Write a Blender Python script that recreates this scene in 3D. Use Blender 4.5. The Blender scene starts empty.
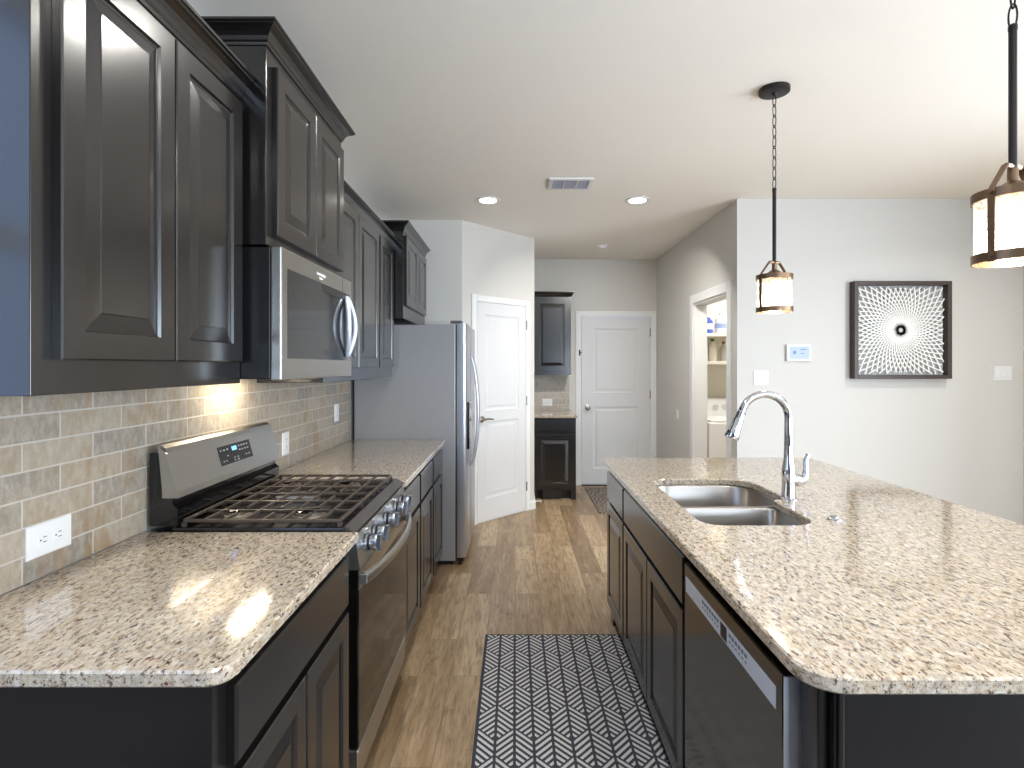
import bpy, bmesh, math, random
from mathutils import Vector, Matrix
random.seed(7)
C = bpy.context.scene.collection
PI = math.pi

def lin(c):
    return tuple(((v/255)/12.92 if v/255 <= .04045 else ((v/255+.055)/1.055)**2.4) for v in c)

# ------------------------------------------------------------------ camera
CAMZ = 1.445
cam = bpy.data.cameras.new('camera')
camo = bpy.data.objects.new('camera', cam)
C.objects.link(camo)
camo.location = (0, 0, CAMZ)
camo.rotation_euler = (PI/2, 0, 0)
cam.sensor_width = 36
cam.lens = 545/1024*36
cam.shift_x = -3/1024
cam.shift_y = -18/1024
cam.clip_start = .02
bpy.context.scene.camera = camo

# ------------------------------------------------------------------ colour management, world
sc = bpy.context.scene
sc.view_settings.view_transform = 'Standard'
sc.view_settings.look = 'None'
sc.view_settings.gamma = 1
sc.view_settings.use_curve_mapping = False
sc.view_settings.exposure = 0.68
w = bpy.data.worlds.new('world')
sc.world = w
w.use_nodes = True
w.node_tree.nodes['Background'].inputs[0].default_value = (.55, .72, 1, 1)
w.node_tree.nodes['Background'].inputs[1].default_value = 1.2
try:
    sc.cycles.use_denoising = True
    sc.cycles.max_bounces = 10
    sc.cycles.diffuse_bounces = 6
    sc.cycles.glossy_bounces = 4
    sc.cycles.transparent_max_bounces = 8
    sc.cycles.sample_clamp_indirect = 20
    sc.cycles.caustics_reflective = False
    sc.cycles.caustics_refractive = False
except Exception:
    pass

def area(name, loc, rot, sx, sy, power, col, spread=None):
    l = bpy.data.lights.new(name, 'AREA')
    l.shape = 'RECTANGLE'
    l.size = sx
    l.size_y = sy
    l.energy = power
    l.color = col
    if spread: l.spread = spread
    o = bpy.data.objects.new(name, l)
    C.objects.link(o)
    o.location = loc
    o.rotation_euler = rot
    return o

# daylight at the window openings of the room behind and beside the camera
DAY = (.68, .83, 1)
for x in (2.65, 4.0):
    area('window_daylight', (x, -5.55, 1.45), (PI/2, 0, 0), 1.15, 1.7, 92, DAY)
area('left_window_daylight', (-1.225, .05, 1.75), (PI/2, 0, -PI/2), 1.65, 1.1, 3.4, (.32, .5, 1))
area('patio_door_daylight', (4.62, .35, 1.15), (PI/2, 0, PI/2), 3.2, 2.0, 185, (.84, .92, 1))
# recessed ceiling cans (x, y), warm
WARM = (1, .965, .91)
CANW = 8
def can_light(x, y, p, spread=2.6, tilt=0):
    l = bpy.data.lights.new('can_lamp', 'AREA')
    l.shape = 'DISK'
    l.size = .13
    l.energy = p
    l.color = WARM
    l.spread = spread
    o = bpy.data.objects.new('can_lamp', l)
    C.objects.link(o)
    o.location = (x, y, 2.705 if not tilt else 2.67)
    o.rotation_euler = (math.radians(tilt), 0, 0)
CANS = [(-.21, 4.25), (.955, 4.25)]
can_light(*CANS[0], .4, 2.6)
can_light(*CANS[1], 12, 2.1, tilt=36)   # ceiling can with a tilt added to brighten the hall
for x, y in [(-.21, 2.0), (-.21, .2), (.95, .2), (2.6, 1.5), (2.6, -1.2), (.6, -2), (3.2, 3.0)]: can_light(x, y, CANW)
area('laundry_ceiling_lamp', (2.5, 5.1, 2.68), (0, 0, 0), .5, .5, 16, WARM)

# ------------------------------------------------------------------ materials
MATS = {}
def nodes(name):
    m = bpy.data.materials.new(name)
    m.use_nodes = True
    nt = m.node_tree
    b = nt.nodes['Principled BSDF']
    MATS[name] = m
    return m, nt, b

def N(nt, t, **k):
    n = nt.nodes.new(t)
    for a, v in k.items(): setattr(n, a, v)
    return n

def math_(nt, op, a, b=None, c=None):
    n = nt.nodes.new('ShaderNodeMath')
    n.operation = op
    for i, v in enumerate((a, b, c)):
        if v is None: continue
        if isinstance(v, (int, float)): n.inputs[i].default_value = v
        else: nt.links.new(v, n.inputs[i])
    return n.outputs[0]

def ramp(nt, fac, stops):
    r = nt.nodes.new('ShaderNodeValToRGB')
    el = r.color_ramp.elements
    while len(el) < len(stops): el.new(.5)
    for e, (p, c) in zip(el, stops):
        e.position = p
        e.color = (*c, 1) if len(c) == 3 else c
    nt.links.new(fac, r.inputs[0])
    return r.outputs[0]

def mixc(nt, fac, a, b, mode='MIX'):
    n = nt.nodes.new('ShaderNodeMix')
    n.data_type = 'RGBA'
    n.blend_type = mode
    for s, v in ((n.inputs[0], fac), (n.inputs[6], a), (n.inputs[7], b)):
        if isinstance(v, (int, float)): s.default_value = v
        elif isinstance(v, tuple): s.default_value = (*v, 1)
        else: nt.links.new(v, s)
    return n.outputs[2]

def mapped(nt, scale=(1, 1, 1), rot=(0, 0, 0), loc=(0, 0, 0), src='pos'):
    if src == 'pos':
        g = nt.nodes.new('ShaderNodeNewGeometry').outputs['Position']
    else:
        g = nt.nodes.new('ShaderNodeTexCoord').outputs['Object']
    mp = nt.nodes.new('ShaderNodeMapping')
    mp.inputs['Scale'].default_value = scale
    mp.inputs['Rotation'].default_value = rot
    mp.inputs['Location'].default_value = loc
    nt.links.new(g, mp.inputs[0])
    return mp.outputs[0]

def noise(nt, vec, scale, detail=2, rough=.5):
    n = nt.nodes.new('ShaderNodeTexNoise')
    n.inputs['Scale'].default_value = scale
    n.inputs['Detail'].default_value = detail
    n.inputs['Roughness'].default_value = rough
    nt.links.new(vec, n.inputs['Vector'])
    return n.outputs['Fac']

def bump(nt, b, h, strength=.2, dist=.002):
    n = nt.nodes.new('ShaderNodeBump')
    n.inputs['Strength'].default_value = strength
    n.inputs['Distance'].default_value = dist
    nt.links.new(h, n.inputs['Height'])
    nt.links.new(n.outputs[0], b.inputs['Normal'])

def plain(name, rgb, rough=.5, metal=0, coat=0, var=.06, nscale=30, bmp=0, emit=None, es=0, spec=None):
    m, nt, b = nodes(name)
    c = lin(rgb)
    f = noise(nt, mapped(nt), nscale, 2)
    hi = tuple(min(1, v*(1+var)) for v in c)
    lo = tuple(v*(1-var) for v in c)
    col = mixc(nt, f, lo, hi)
    nt.links.new(col, b.inputs['Base Color'])
    b.inputs['Roughness'].default_value = rough
    b.inputs['Metallic'].default_value = metal
    b.inputs['Coat Weight'].default_value = coat
    b.inputs['Coat Roughness'].default_value = .15
    if spec is not None: b.inputs['Specular IOR Level'].default_value = spec
    if bmp: bump(nt, b, f, bmp, .001)
    if emit:
        b.inputs['Emission Color'].default_value = (*lin(emit), 1)
        b.inputs['Emission Strength'].default_value = es
    return m

def brushed(name, rgb, rough=.28, axis=0, var=.1, metal=1.0):
    m, nt, b = nodes(name)
    s = [220, 220, 220]
    s[axis] = 3
    f = noise(nt, mapped(nt, tuple(s)), 1, 2)
    c = lin(rgb)
    nt.links.new(mixc(nt, f, tuple(v*(1-var) for v in c), tuple(min(1, v*(1+var)) for v in c)), b.inputs['Base Color'])
    b.inputs['Metallic'].default_value = metal
    r = math_(nt, 'MULTIPLY_ADD', f, .12, rough-.06)
    nt.links.new(r, b.inputs['Roughness'])
    return m

WALL = plain('wall_paint', (204, 202, 197), .6, var=.015, nscale=200, bmp=.05)
CEIL = plain('ceiling_paint', (244, 240, 233), .8, var=.015, nscale=150, bmp=.1)
TRIM = plain('white_trim_paint', (226, 227, 227), .5, var=.01)
DOORW = plain('white_door_paint', (212, 213, 215), .5, var=.01)
PLASTIC = plain('white_plastic', (222, 222, 222), .3, var=.01)
BLACKP = plain('black_plastic', (18, 18, 20), .35)
BLACKE = plain('black_enamel', (9, 9, 11), .12, coat=.5)
IRON = plain('cast_iron', (84, 74, 66), .38, var=.2, nscale=200, metal=.3)
GLASSB = plain('black_oven_glass', (14, 12, 11), .07, coat=0, var=.05)
CHROME = plain('chrome', (205, 207, 212), .09, metal=1, var=.02)
NICKEL = plain('satin_nickel', (165, 160, 150), .25, metal=1)
STEEL = brushed('brushed_steel', (180, 178, 174), .32, 1, var=.05)
STEELV = brushed('brushed_steel_vertical', (182, 184, 190), .34, 2, var=.04)
STEELDW = brushed('dishwasher_steel', (112, 107, 102), .13, 1, var=.05)
SINKM = brushed('sink_steel', (164, 158, 152), .3, 0)
FRSIDE = plain('fridge_side_enamel', (158, 158, 160), .38, var=.08, nscale=300, bmp=.15, metal=.35)
BRONZE = plain('aged_bronze', (120, 98, 78), .35, metal=.9, var=.2)
DARKBR = plain('dark_bronze', (40, 36, 36), .4, metal=.6)
FRAMEM = plain('dark_brown_frame', (62, 50, 45), .4, var=.15)
STRING = plain('white_woven_strips', (238, 238, 234), .6)
ARTBG = plain('grey_art_backing', (176, 176, 174), .7)
MESHG = plain('vent_dark', (70, 72, 82), .7)
BURN = plain('burner_aluminium', (140, 130, 118), .55, metal=.7)
TOE = plain('dark_toe_kick', (26, 23, 22), .6)

# espresso cabinet paint with faint vertical grain
def cab_mat():
    m, nt, b = nodes('espresso_cabinet_paint')
    v = mapped(nt, (60, 60, 4))
    f = noise(nt, v, 1, 3)
    nt.links.new(mixc(nt, f, lin((19, 17, 17)), lin((27, 24, 23))), b.inputs['Base Color'])
    b.inputs['Roughness'].default_value = .25
    b.inputs['Specular IOR Level'].default_value = .6

    b.inputs['Coat Weight'].default_value = .3
    b.inputs['Coat Roughness'].default_value = .14
    bump(nt, b, f, .06, .001)
    return m
CAB = cab_mat()

def granite():
    m, nt, b = nodes('speckled_granite')
    v1 = mapped(nt, (1, .5, 1))
    v2 = mapped(nt, (1, .36, 1), rot=(0, 0, .25))
    v3 = mapped(nt, (1, .5, 1), rot=(0, 0, -.2), loc=(3, 1, 2))
    a = noise(nt, v1, 95, 4, .65)
    base = ramp(nt, a, [(.36, lin((148, 130, 110))), (.46, lin((178, 162, 140))), (.56, lin((197, 184, 165))), (.68, lin((188, 181, 171)))])
    g = noise(nt, v3, 46, 4, .7)
    base = mixc(nt, ramp(nt, g, [(.48, (0, 0, 0)), (.62, (.75, .75, .75))]), base, lin((164, 156, 146)))
    w_ = noise(nt, mapped(nt, (1, .6, 1), loc=(9, 4, 1)), 75, 3, .6)
    base = mixc(nt, ramp(nt, w_, [(.56, (0, 0, 0)), (.66, (.8, .8, .8))]), base, lin((204, 197, 186)))
    d = noise(nt, v2, 120, 4, .75)
    k = ramp(nt, d, [(.555, (0, 0, 0)), (.60, (1, 1, 1))])
    base = mixc(nt, k, base, lin((92, 80, 70)))
    d2 = noise(nt, v3, 78, 4, .75)
    k2 = ramp(nt, d2, [(.62, (0, 0, 0)), (.65, (1, 1, 1))])
    base = mixc(nt, k2, base, lin((46, 40, 42)))
    d3 = noise(nt, v1, 80, 2, .5)
    k3 = ramp(nt, d3, [(.68, (0, 0, 0)), (.72, (1, 1, 1))])
    base = mixc(nt, k3, base, lin((106, 68, 52)))
    nt.links.new(base, b.inputs['Base Color'])
    b.inputs['Roughness'].default_value = .1
    b.inputs['Coat Weight'].default_value = .4
    b.inputs['Coat Roughness'].default_value = .03
    return m
GRAN = granite()

def tile_mat(name, axes, cols, mortar, off=(0, 0, 0)):
    m, nt, b = nodes(name)
    pos = nt.nodes.new('ShaderNodeNewGeometry').outputs['Position']
    sep = nt.nodes.new('ShaderNodeSeparateXYZ')
    nt.links.new(pos, sep.inputs[0])
    cmb = nt.nodes.new('ShaderNodeCombineXYZ')
    nt.links.new(math_(nt, 'ADD', sep.outputs[axes[0]], off[0]), cmb.inputs[0])
    nt.links.new(math_(nt, 'ADD', sep.outputs[axes[1]], off[1]), cmb.inputs[1])
    br = nt.nodes.new('ShaderNodeTexBrick')
    br.offset = .5
    br.inputs['Scale'].default_value = 1
    br.inputs['Brick Width'].default_value = .221
    br.inputs['Row Height'].default_value = .0685
    br.inputs['Mortar Size'].default_value = .0028
    br.inputs['Mortar Smooth'].default_value = .3
    br.inputs['Bias'].default_value = 0
    br.inputs['Color1'].default_value = (0, 0, 0, 1)
    br.inputs['Color2'].default_value = (1, 1, 1, 1)
    br.inputs['Mortar'].default_value = (.5, .5, .5, 1)
    nt.links.new(cmb.outputs[0], br.inputs['Vector'])
    sepc = nt.nodes.new('ShaderNodeSeparateColor')
    nt.links.new(br.outputs['Color'], sepc.inputs[0])
    rnd = sepc.outputs[0]
    n1 = noise(nt, pos, 14, 4, .65)
    n2 = noise(nt, mapped(nt, (1, 1, 3), loc=(4, 2, 1)), 22, 5, .7)
    f = math_(nt, 'ADD', math_(nt, 'MULTIPLY', rnd, .55), math_(nt, 'MULTIPLY', n1, .45))
    col = ramp(nt, f, [(.18, lin(cols[0])), (.38, lin(cols[1])), (.55, lin(cols[2])), (.78, lin(cols[3]))])
    col = mixc(nt, ramp(nt, n2, [(.5, (0, 0, 0)), (.8, (.45, .45, .45))]), col, lin(cols[4]))
    n3 = noise(nt, mapped(nt, (1, 1, .45), loc=(7, 3, 5)), 60, 5, .75)
    col = mixc(nt, ramp(nt, n3, [(.4, (0, 0, 0)), (.7, (.75, .75, .75))]), col, lin(cols[5]))
    n4 = noise(nt, mapped(nt, (1, 1, .3), loc=(1, 8, 5)), 8, 3, .6)
    col = mixc(nt, ramp(nt, n4, [(.56, (0, 0, 0)), (.7, (.7, .7, .7))]), col, lin(cols[6]))
    col = mixc(nt, br.outputs['Fac'], col, lin(mortar))
    nt.links.new(col, b.inputs['Base Color'])
    b.inputs['Roughness'].default_value = .42
    h = math_(nt, 'SUBTRACT', math_(nt, 'MULTIPLY', n2, .15), br.outputs['Fac'])
    bump(nt, b, h, .5, .0015)
    return m
TILE = tile_mat('travertine_brick_tile', (1, 2), [(121, 117, 109), (140, 130, 117), (149, 134, 113), (159, 147, 130), (113, 109, 104), (178, 170, 157), (141, 109, 68)], (185, 179, 170), (.1245, -.915+.0685*20, 0))
TILEB = tile_mat('travertine_brick_tile_grey', (0, 2), [(150, 144, 136), (164, 156, 146), (170, 160, 146), (178, 170, 158), (134, 128, 122), (196, 188, 176), (150, 140, 122)], (190, 184, 176), (2.03, -.915+.0685*20, 0))

def floor_mat():
    m, nt, b = nodes('wood_plank_floor')
    pos = nt.nodes.new('ShaderNodeNewGeometry').outputs['Position']
    sep = nt.nodes.new('ShaderNodeSeparateXYZ')
    nt.links.new(pos, sep.inputs[0])
    cmb = nt.nodes.new('ShaderNodeCombineXYZ')
    nt.links.new(math_(nt, 'ADD', sep.outputs[1], 10), cmb.inputs[0])
    nt.links.new(math_(nt, 'ADD', sep.outputs[0], 10.03), cmb.inputs[1])
    br = nt.nodes.new('ShaderNodeTexBrick')
    br.offset = .37
    br.offset_frequency = 2
    br.inputs['Scale'].default_value = 1
    br.inputs['Brick Width'].default_value = .92
    br.inputs['Row Height'].default_value = .152
    br.inputs['Mortar Size'].default_value = .0014
    br.inputs['Mortar Smooth'].default_value = .2
    br.inputs['Color1'].default_value = (0, 0, 0, 1)
    br.inputs['Color2'].default_value = (1, 1, 1, 1)
    br.inputs['Mortar'].default_value = (.5, .5, .5, 1)
    nt.links.new(cmb.outputs[0], br.inputs['Vector'])
    sc_ = nt.nodes.new('ShaderNodeSeparateColor')
    nt.links.new(br.outputs['Color'], sc_.inputs[0])
    rnd = sc_.outputs[0]
    # shift the grain per plank
    cm2 = nt.nodes.new('ShaderNodeCombineXYZ')
    nt.links.new(math_(nt, 'MULTIPLY', sep.outputs[0], 16), cm2.inputs[0])
    nt.links.new(math_(nt, 'MULTIPLY', sep.outputs[1], 1.6), cm2.inputs[1])
    nt.links.new(math_(nt, 'MULTIPLY', rnd, 30), cm2.inputs[2])
    g1 = noise(nt, cm2.outputs[0], 1.2, 4, .6)
    g2 = noise(nt, cm2.outputs[0], 5, 5, .7)
    f = math_(nt, 'ADD', math_(nt, 'MULTIPLY', rnd, .4), math_(nt, 'MULTIPLY', g1, .6))
    col = ramp(nt, f, [(.25, lin((126, 102, 76))), (.42, lin((153, 129, 97))), (.58, lin((178, 152, 120))), (.78, lin((203, 181, 147)))])
    col = mixc(nt, ramp(nt, g2, [(.46, (0, 0, 0)), (.66, (.75, .75, .75))]), col, lin((111, 90, 68)))
    g3 = noise(nt, cm2.outputs[0], 2.6, 3, .6)
    col = mixc(nt, ramp(nt, g3, [(.56, (0, 0, 0)), (.7, (.5, .5, .5))]), col, lin((192, 175, 147)))
    kn = noise(nt, mapped(nt, (1, .55, 1)), 9, 4, .7)
    col = mixc(nt, ramp(nt, kn, [(.57, (0, 0, 0)), (.72, (.7, .7, .7))]), col, lin((102, 80, 59)))
    col = mixc(nt, br.outputs['Fac'], col, lin((113, 90, 69)))
    nt.links.new(col, b.inputs['Base Color'])
    b.inputs['Roughness'].default_value = .34
    bump(nt, b, math_(nt, 'SUBTRACT', math_(nt, 'MULTIPLY', g2, .2), br.outputs['Fac']), .25, .001)
    return m
FLOOR = floor_mat()

def rug_mat():
    m, nt, b = nodes('navy_geometric_rug_weave')
    pos = nt.nodes.new('ShaderNodeTexCoord').outputs['Object']
    sep = nt.nodes.new('ShaderNodeSeparateXYZ')
    nt.links.new(pos, sep.inputs[0])
    W, P, D = .074, .302, .076
    u = math_(nt, 'DIVIDE', math_(nt, 'ADD', sep.outputs[0], 7.4+.3535), W)
    k = math_(nt, 'FLOOR', u)
    t = math_(nt, 'FRACT', u)
    par = math_(nt, 'MODULO', k, 2)
    # mirrored on odd columns: t' = par + t*(1-2par)
    tt = math_(nt, 'ADD', par, math_(nt, 'MULTIPLY', t, math_(nt, 'SUBTRACT', 1, math_(nt, 'MULTIPLY', par, 2))))
    v = math_(nt, 'SUBTRACT', 11.05, sep.outputs[1])
    f1 = math_(nt, 'FRACT', math_(nt, 'DIVIDE', math_(nt, 'SUBTRACT', v, math_(nt, 'MULTIPLY', tt, D)), P))
    f2 = math_(nt, 'FRACT', math_(nt, 'DIVIDE', math_(nt, 'SUBTRACT', math_(nt, 'SUBTRACT', v, P/2), math_(nt, 'MULTIPLY', math_(nt, 'SUBTRACT', 1, tt), D)), P))
    s = math_(nt, 'MINIMUM', f1, f2)
    st = math_(nt, 'FRACT', math_(nt, 'MULTIPLY', s, 9))
    wob = noise(nt, pos, 160, 2)
    st2 = math_(nt, 'ABSOLUTE', math_(nt, 'SUBTRACT', st, .62))
    st2 = math_(nt, 'ADD', st2, math_(nt, 'MULTIPLY', math_(nt, 'SUBTRACT', wob, .5), .12))
    a = math_(nt, 'LESS_THAN', st2, .255)
    vl = math_(nt, 'LESS_THAN', math_(nt, 'ABSOLUTE', math_(nt, 'SUBTRACT', t, .5)), .425)
    fac = math_(nt, 'MULTIPLY', a, vl)
    # plain dark border
    bx = math_(nt, 'LESS_THAN', math_(nt, 'ABSOLUTE', sep.outputs[0]), .3535)
    by = math_(nt, 'LESS_THAN', math_(nt, 'ABSOLUTE', sep.outputs[1]), .92)
    fac = math_(nt, 'MULTIPLY', fac, math_(nt, 'MULTIPLY', bx, by))
    col = mixc(nt, fac, lin((58, 60, 70)), lin((205, 204, 204)))
    nt.links.new(col, b.inputs['Base Color'])
    b.inputs['Roughness'].default_value = .9
    bump(nt, b, math_(nt, 'ADD', noise(nt, pos, 500, 2), math_(nt, 'MULTIPLY', fac, .5)), .4, .002)
    return m
RUG = rug_mat()

def mat_mat():
    m, nt, b = nodes('mottled_doormat_weave')
    v = mapped(nt, (1, 1, 1), rot=(0, 0, .78))
    wv = N(nt, 'ShaderNodeTexWave')
    wv.inputs['Scale'].default_value = 9
    wv.inputs['Distortion'].default_value = 9
    wv.inputs['Detail'].default_value = 2
    nt.links.new(v, wv.inputs['Vector'])
    nt.links.new(ramp(nt, wv.outputs['Fac'], [(.35, lin((56, 50, 48))), (.6, lin((150, 140, 130)))]), b.inputs['Base Color'])
    b.inputs['Roughness'].default_value = .95
    return m
MAT2 = mat_mat()

def glow(name, rgb, s):
    m = bpy.data.materials.new(name)
    m.use_nodes = True
    nt = m.node_tree
    nt.nodes.clear()
    e = nt.nodes.new('ShaderNodeEmission')
    e.inputs[0].default_value = (*lin(rgb), 1)
    e.inputs[1].default_value = s
    o = nt.nodes.new('ShaderNodeOutputMaterial')
    nt.links.new(e.outputs[0], o.inputs[0])
    return m
GLOW = glow('can_lens_glow', (255, 250, 240), 5)
BULB = glow('bulb_glow', (255, 218, 165), 5)
HOODG = glow('hood_lamp_glow', (255, 236, 200), 6)
SCREEN = glow('thermostat_screen', (190, 208, 242), .85)
LED = glow('clock_led', (120, 170, 255), 1.6)
WINGL = glow('window_sky_glow', (200, 225, 255), 1.5)

def pend_glass():
    m = bpy.data.materials.new('seeded_pendant_glass')
    m.use_nodes = True
    nt = m.node_tree
    nt.nodes.clear()
    tr = nt.nodes.new('ShaderNodeBsdfTransparent')
    tr.inputs[0].default_value = (1, .96, .9, 1)
    tl = nt.nodes.new('ShaderNodeBsdfTranslucent')
    tl.inputs[0].default_value = (.95, .88, .76, 1)
    gl = nt.nodes.new('ShaderNodeBsdfGlossy')
    gl.inputs['Roughness'].default_value = .1
    f = noise(nt, mapped(nt, (1, 1, 1)), 140, 2)
    mx = nt.nodes.new('ShaderNodeMixShader')
    nt.links.new(ramp(nt, f, [(.4, (.25, .25, .25)), (.65, (.5, .5, .5))]), mx.inputs[0])
    nt.links.new(tr.outputs[0], mx.inputs[1])
    nt.links.new(tl.outputs[0], mx.inputs[2])
    m2 = nt.nodes.new('ShaderNodeMixShader')
    m2.inputs[0].default_value = .07
    nt.links.new(mx.outputs[0], m2.inputs[1])
    nt.links.new(gl.outputs[0], m2.inputs[2])
    o = nt.nodes.new('ShaderNodeOutputMaterial')
    nt.links.new(m2.outputs[0], o.inputs[0])
    return m
PGLASS = pend_glass()

# ------------------------------------------------------------------ mesh helpers
def obj(name, bm, mat, parent=None, smooth=False, world=True):
    """links bm as one object; verts are world coords, shifted to the top thing's frame"""
    bmesh.ops.recalc_face_normals(bm, faces=bm.faces[:])
    if parent is not None and world:
        M = parent.matrix_world_custom if hasattr(parent, 'matrix_world_custom') else None
        r = parent
        while r.parent: r = r.parent
        off = Matrix.Translation(r.location) @ r.rotation_euler.to_matrix().to_4x4()
        bmesh.ops.transform(bm, matrix=off.inverted(), verts=bm.verts[:])
    me = bpy.data.meshes.new(name)
    bm.to_mesh(me)
    bm.free()
    me.materials.append(mat)
    if smooth:
        for p in me.polygons: p.use_smooth = True
        try: me.set_sharp_from_angle(angle=math.radians(35))
        except Exception: pass
    o = bpy.data.objects.new(name, me)
    C.objects.link(o)
    if parent is not None: o.parent = parent
    return o

def tag(o, label, cat, group=None):
    o['label'] = label
    o['category'] = cat
    if group: o['group'] = group
    return o

def thing(name, label, cat, loc=(0, 0, 0), rz=0, group=None):
    o = bpy.data.objects.new(name, None)
    o.empty_display_size = .05
    C.objects.link(o)
    o.location = loc
    o.rotation_euler = (0, 0, rz)
    return tag(o, label, cat, group)

def struct(name, bm, mat, parent=None, smooth=False):
    o = obj(name, bm, mat, parent, smooth)
    if parent is None: o['kind'] = 'structure'
    return o

def box(bm, x0, x1, y0, y1, z0, z1, bev=0):
    vs = [bm.verts.new((x, y, z)) for x in (x0, x1) for y in (y0, y1) for z in (z0, z1)]
    fs = [(0, 1, 3, 2), (4, 6, 7, 5), (0, 4, 5, 1), (2, 3, 7, 6), (0, 2, 6, 4), (1, 5, 7, 3)]
    faces = [bm.faces.new([vs[i] for i in f]) for f in fs]
    if bev:
        es = list({e for f in faces for e in f.edges})
        bmesh.ops.bevel(bm, geom=es, offset=bev, segments=2, affect='EDGES', profile=.5)
    return bm

def B(*a, bev=0):
    bm = bmesh.new()
    return box(bm, *a, bev=bev)

def prism(bm, pts, z0, z1):
    lo = [bm.verts.new((x, y, z0)) for x, y in pts]
    hi = [bm.verts.new((x, y, z1)) for x, y in pts]
    bm.faces.new(lo)
    bm.faces.new(hi)
    n = len(pts)
    for i in range(n):
        bm.faces.new([lo[i], lo[(i+1) % n], hi[(i+1) % n], hi[i]])
    return bm

def extr(bm, pts, fn, n0, n1):
    """extrude a 2D outline pts (a,b) through fn(a,b,n) from n0 to n1"""
    lo = [bm.verts.new(fn(a, b, n0)) for a, b in pts]
    hi = [bm.verts.new(fn(a, b, n1)) for a, b in pts]
    bm.faces.new(lo)
    bm.faces.new(hi)
    n = len(pts)
    for i in range(n):
        bm.faces.new([lo[i], lo[(i+1) % n], hi[(i+1) % n], hi[i]])
    return bm

def cyl(bm, c, r, h, axis='z', seg=24, r2=None):
    """cylinder from c along +axis for h"""
    r2 = r if r2 is None else r2
    def pt(a, rr, t):
        u, v = rr*math.cos(a), rr*math.sin(a)
        return {'z': (c[0]+u, c[1]+v, c[2]+t), 'x': (c[0]+t, c[1]+u, c[2]+v), 'y': (c[0]+u, c[1]+t, c[2]+v)}[axis]
    A = [bm.verts.new(pt(2*PI*i/seg, r, 0)) for i in range(seg)]
    D = [bm.verts.new(pt(2*PI*i/seg, r2, h)) for i in range(seg)]
    bm.faces.new(A)
    bm.faces.new(D)
    for i in range(seg):
        bm.faces.new([A[i], A[(i+1) % seg], D[(i+1) % seg], D[i]])
    return bm

def lathe(bm, c, prof, seg=32, axis='z', caps=True):
    """prof: (r, t) pairs along axis"""
    rings = []
    for r, t in prof:
        ring = []
        for i in range(seg):
            a = 2*PI*i/seg
            u, v = r*math.cos(a), r*math.sin(a)
            ring.append(bm.verts.new({'z': (c[0]+u, c[1]+v, c[2]+t), 'x': (c[0]+t, c[1]+u, c[2]+v), 'y': (c[0]+u, c[1]+t, c[2]+v)}[axis]))
        rings.append(ring)
    for A, D in zip(rings, rings[1:]):
        for i in range(seg):
            bm.faces.new([A[i], A[(i+1) % seg], D[(i+1) % seg], D[i]])
    if caps:
        bm.faces.new(rings[0])
        bm.faces.new(rings[-1])
    return bm

def tube(bm, pts, radii, seg=14, caps=True, flat=None):
    """tube through pts; radii scalar or list; flat=(a,b) elliptical in (side, up) frame"""
    pts = [Vector(p) for p in pts]
    if isinstance(radii, (int, float)): radii = [radii]*len(pts)
    up = Vector((0, 0, 1))
    t0 = (pts[1]-pts[0]).normalized()
    if abs(t0.z) > .9: up = Vector((0, 1, 0))
    prev = None
    rings = []
    for i, p in enumerate(pts):
        if i == 0: t = pts[1]-pts[0]
        elif i == len(pts)-1: t = pts[-1]-pts[-2]
        else: t = (pts[i+1]-pts[i]).normalized()+(pts[i]-pts[i-1]).normalized()
        t.normalize()
        if prev is None:
            s = t.cross(up).normalized()
        else:
            s = (prev - t*prev.dot(t)).normalized()
        prev = s
        n = s.cross(t).normalized()
        a, b = (1, 1) if flat is None else flat
        rings.append([bm.verts.new(p + s*(math.cos(2*PI*j/seg)*radii[i]*a) + n*(math.sin(2*PI*j/seg)*radii[i]*b)) for j in range(seg)])
    for A, D in zip(rings, rings[1:]):
        for j in range(seg):
            bm.faces.new([A[j], A[(j+1) % seg], D[(j+1) % seg], D[j]])
    if caps:
        bm.faces.new(rings[0])
        bm.faces.new(rings[-1])
    return bm

# frames: (u, v, n) -> world ; n is the outward distance
def FX(x): return lambda u, v, n: (x+n, u, v)      # faces +X, u = Y
def FXn(x): return lambda u, v, n: (x-n, u, v)     # faces -X
def FYn(y): return lambda u, v, n: (u, y-n, v)     # faces -Y, u = X

CABP = [(0, 0), (.004, -.006), (.009, -.007), (.040, -.001), (.043, 0)]       # raised panel
WHITEP = [(0, 0), (.006, -.006), (.018, -.009), (.03, -.009), (.05, -.004), (.056, -.004)]

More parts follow.
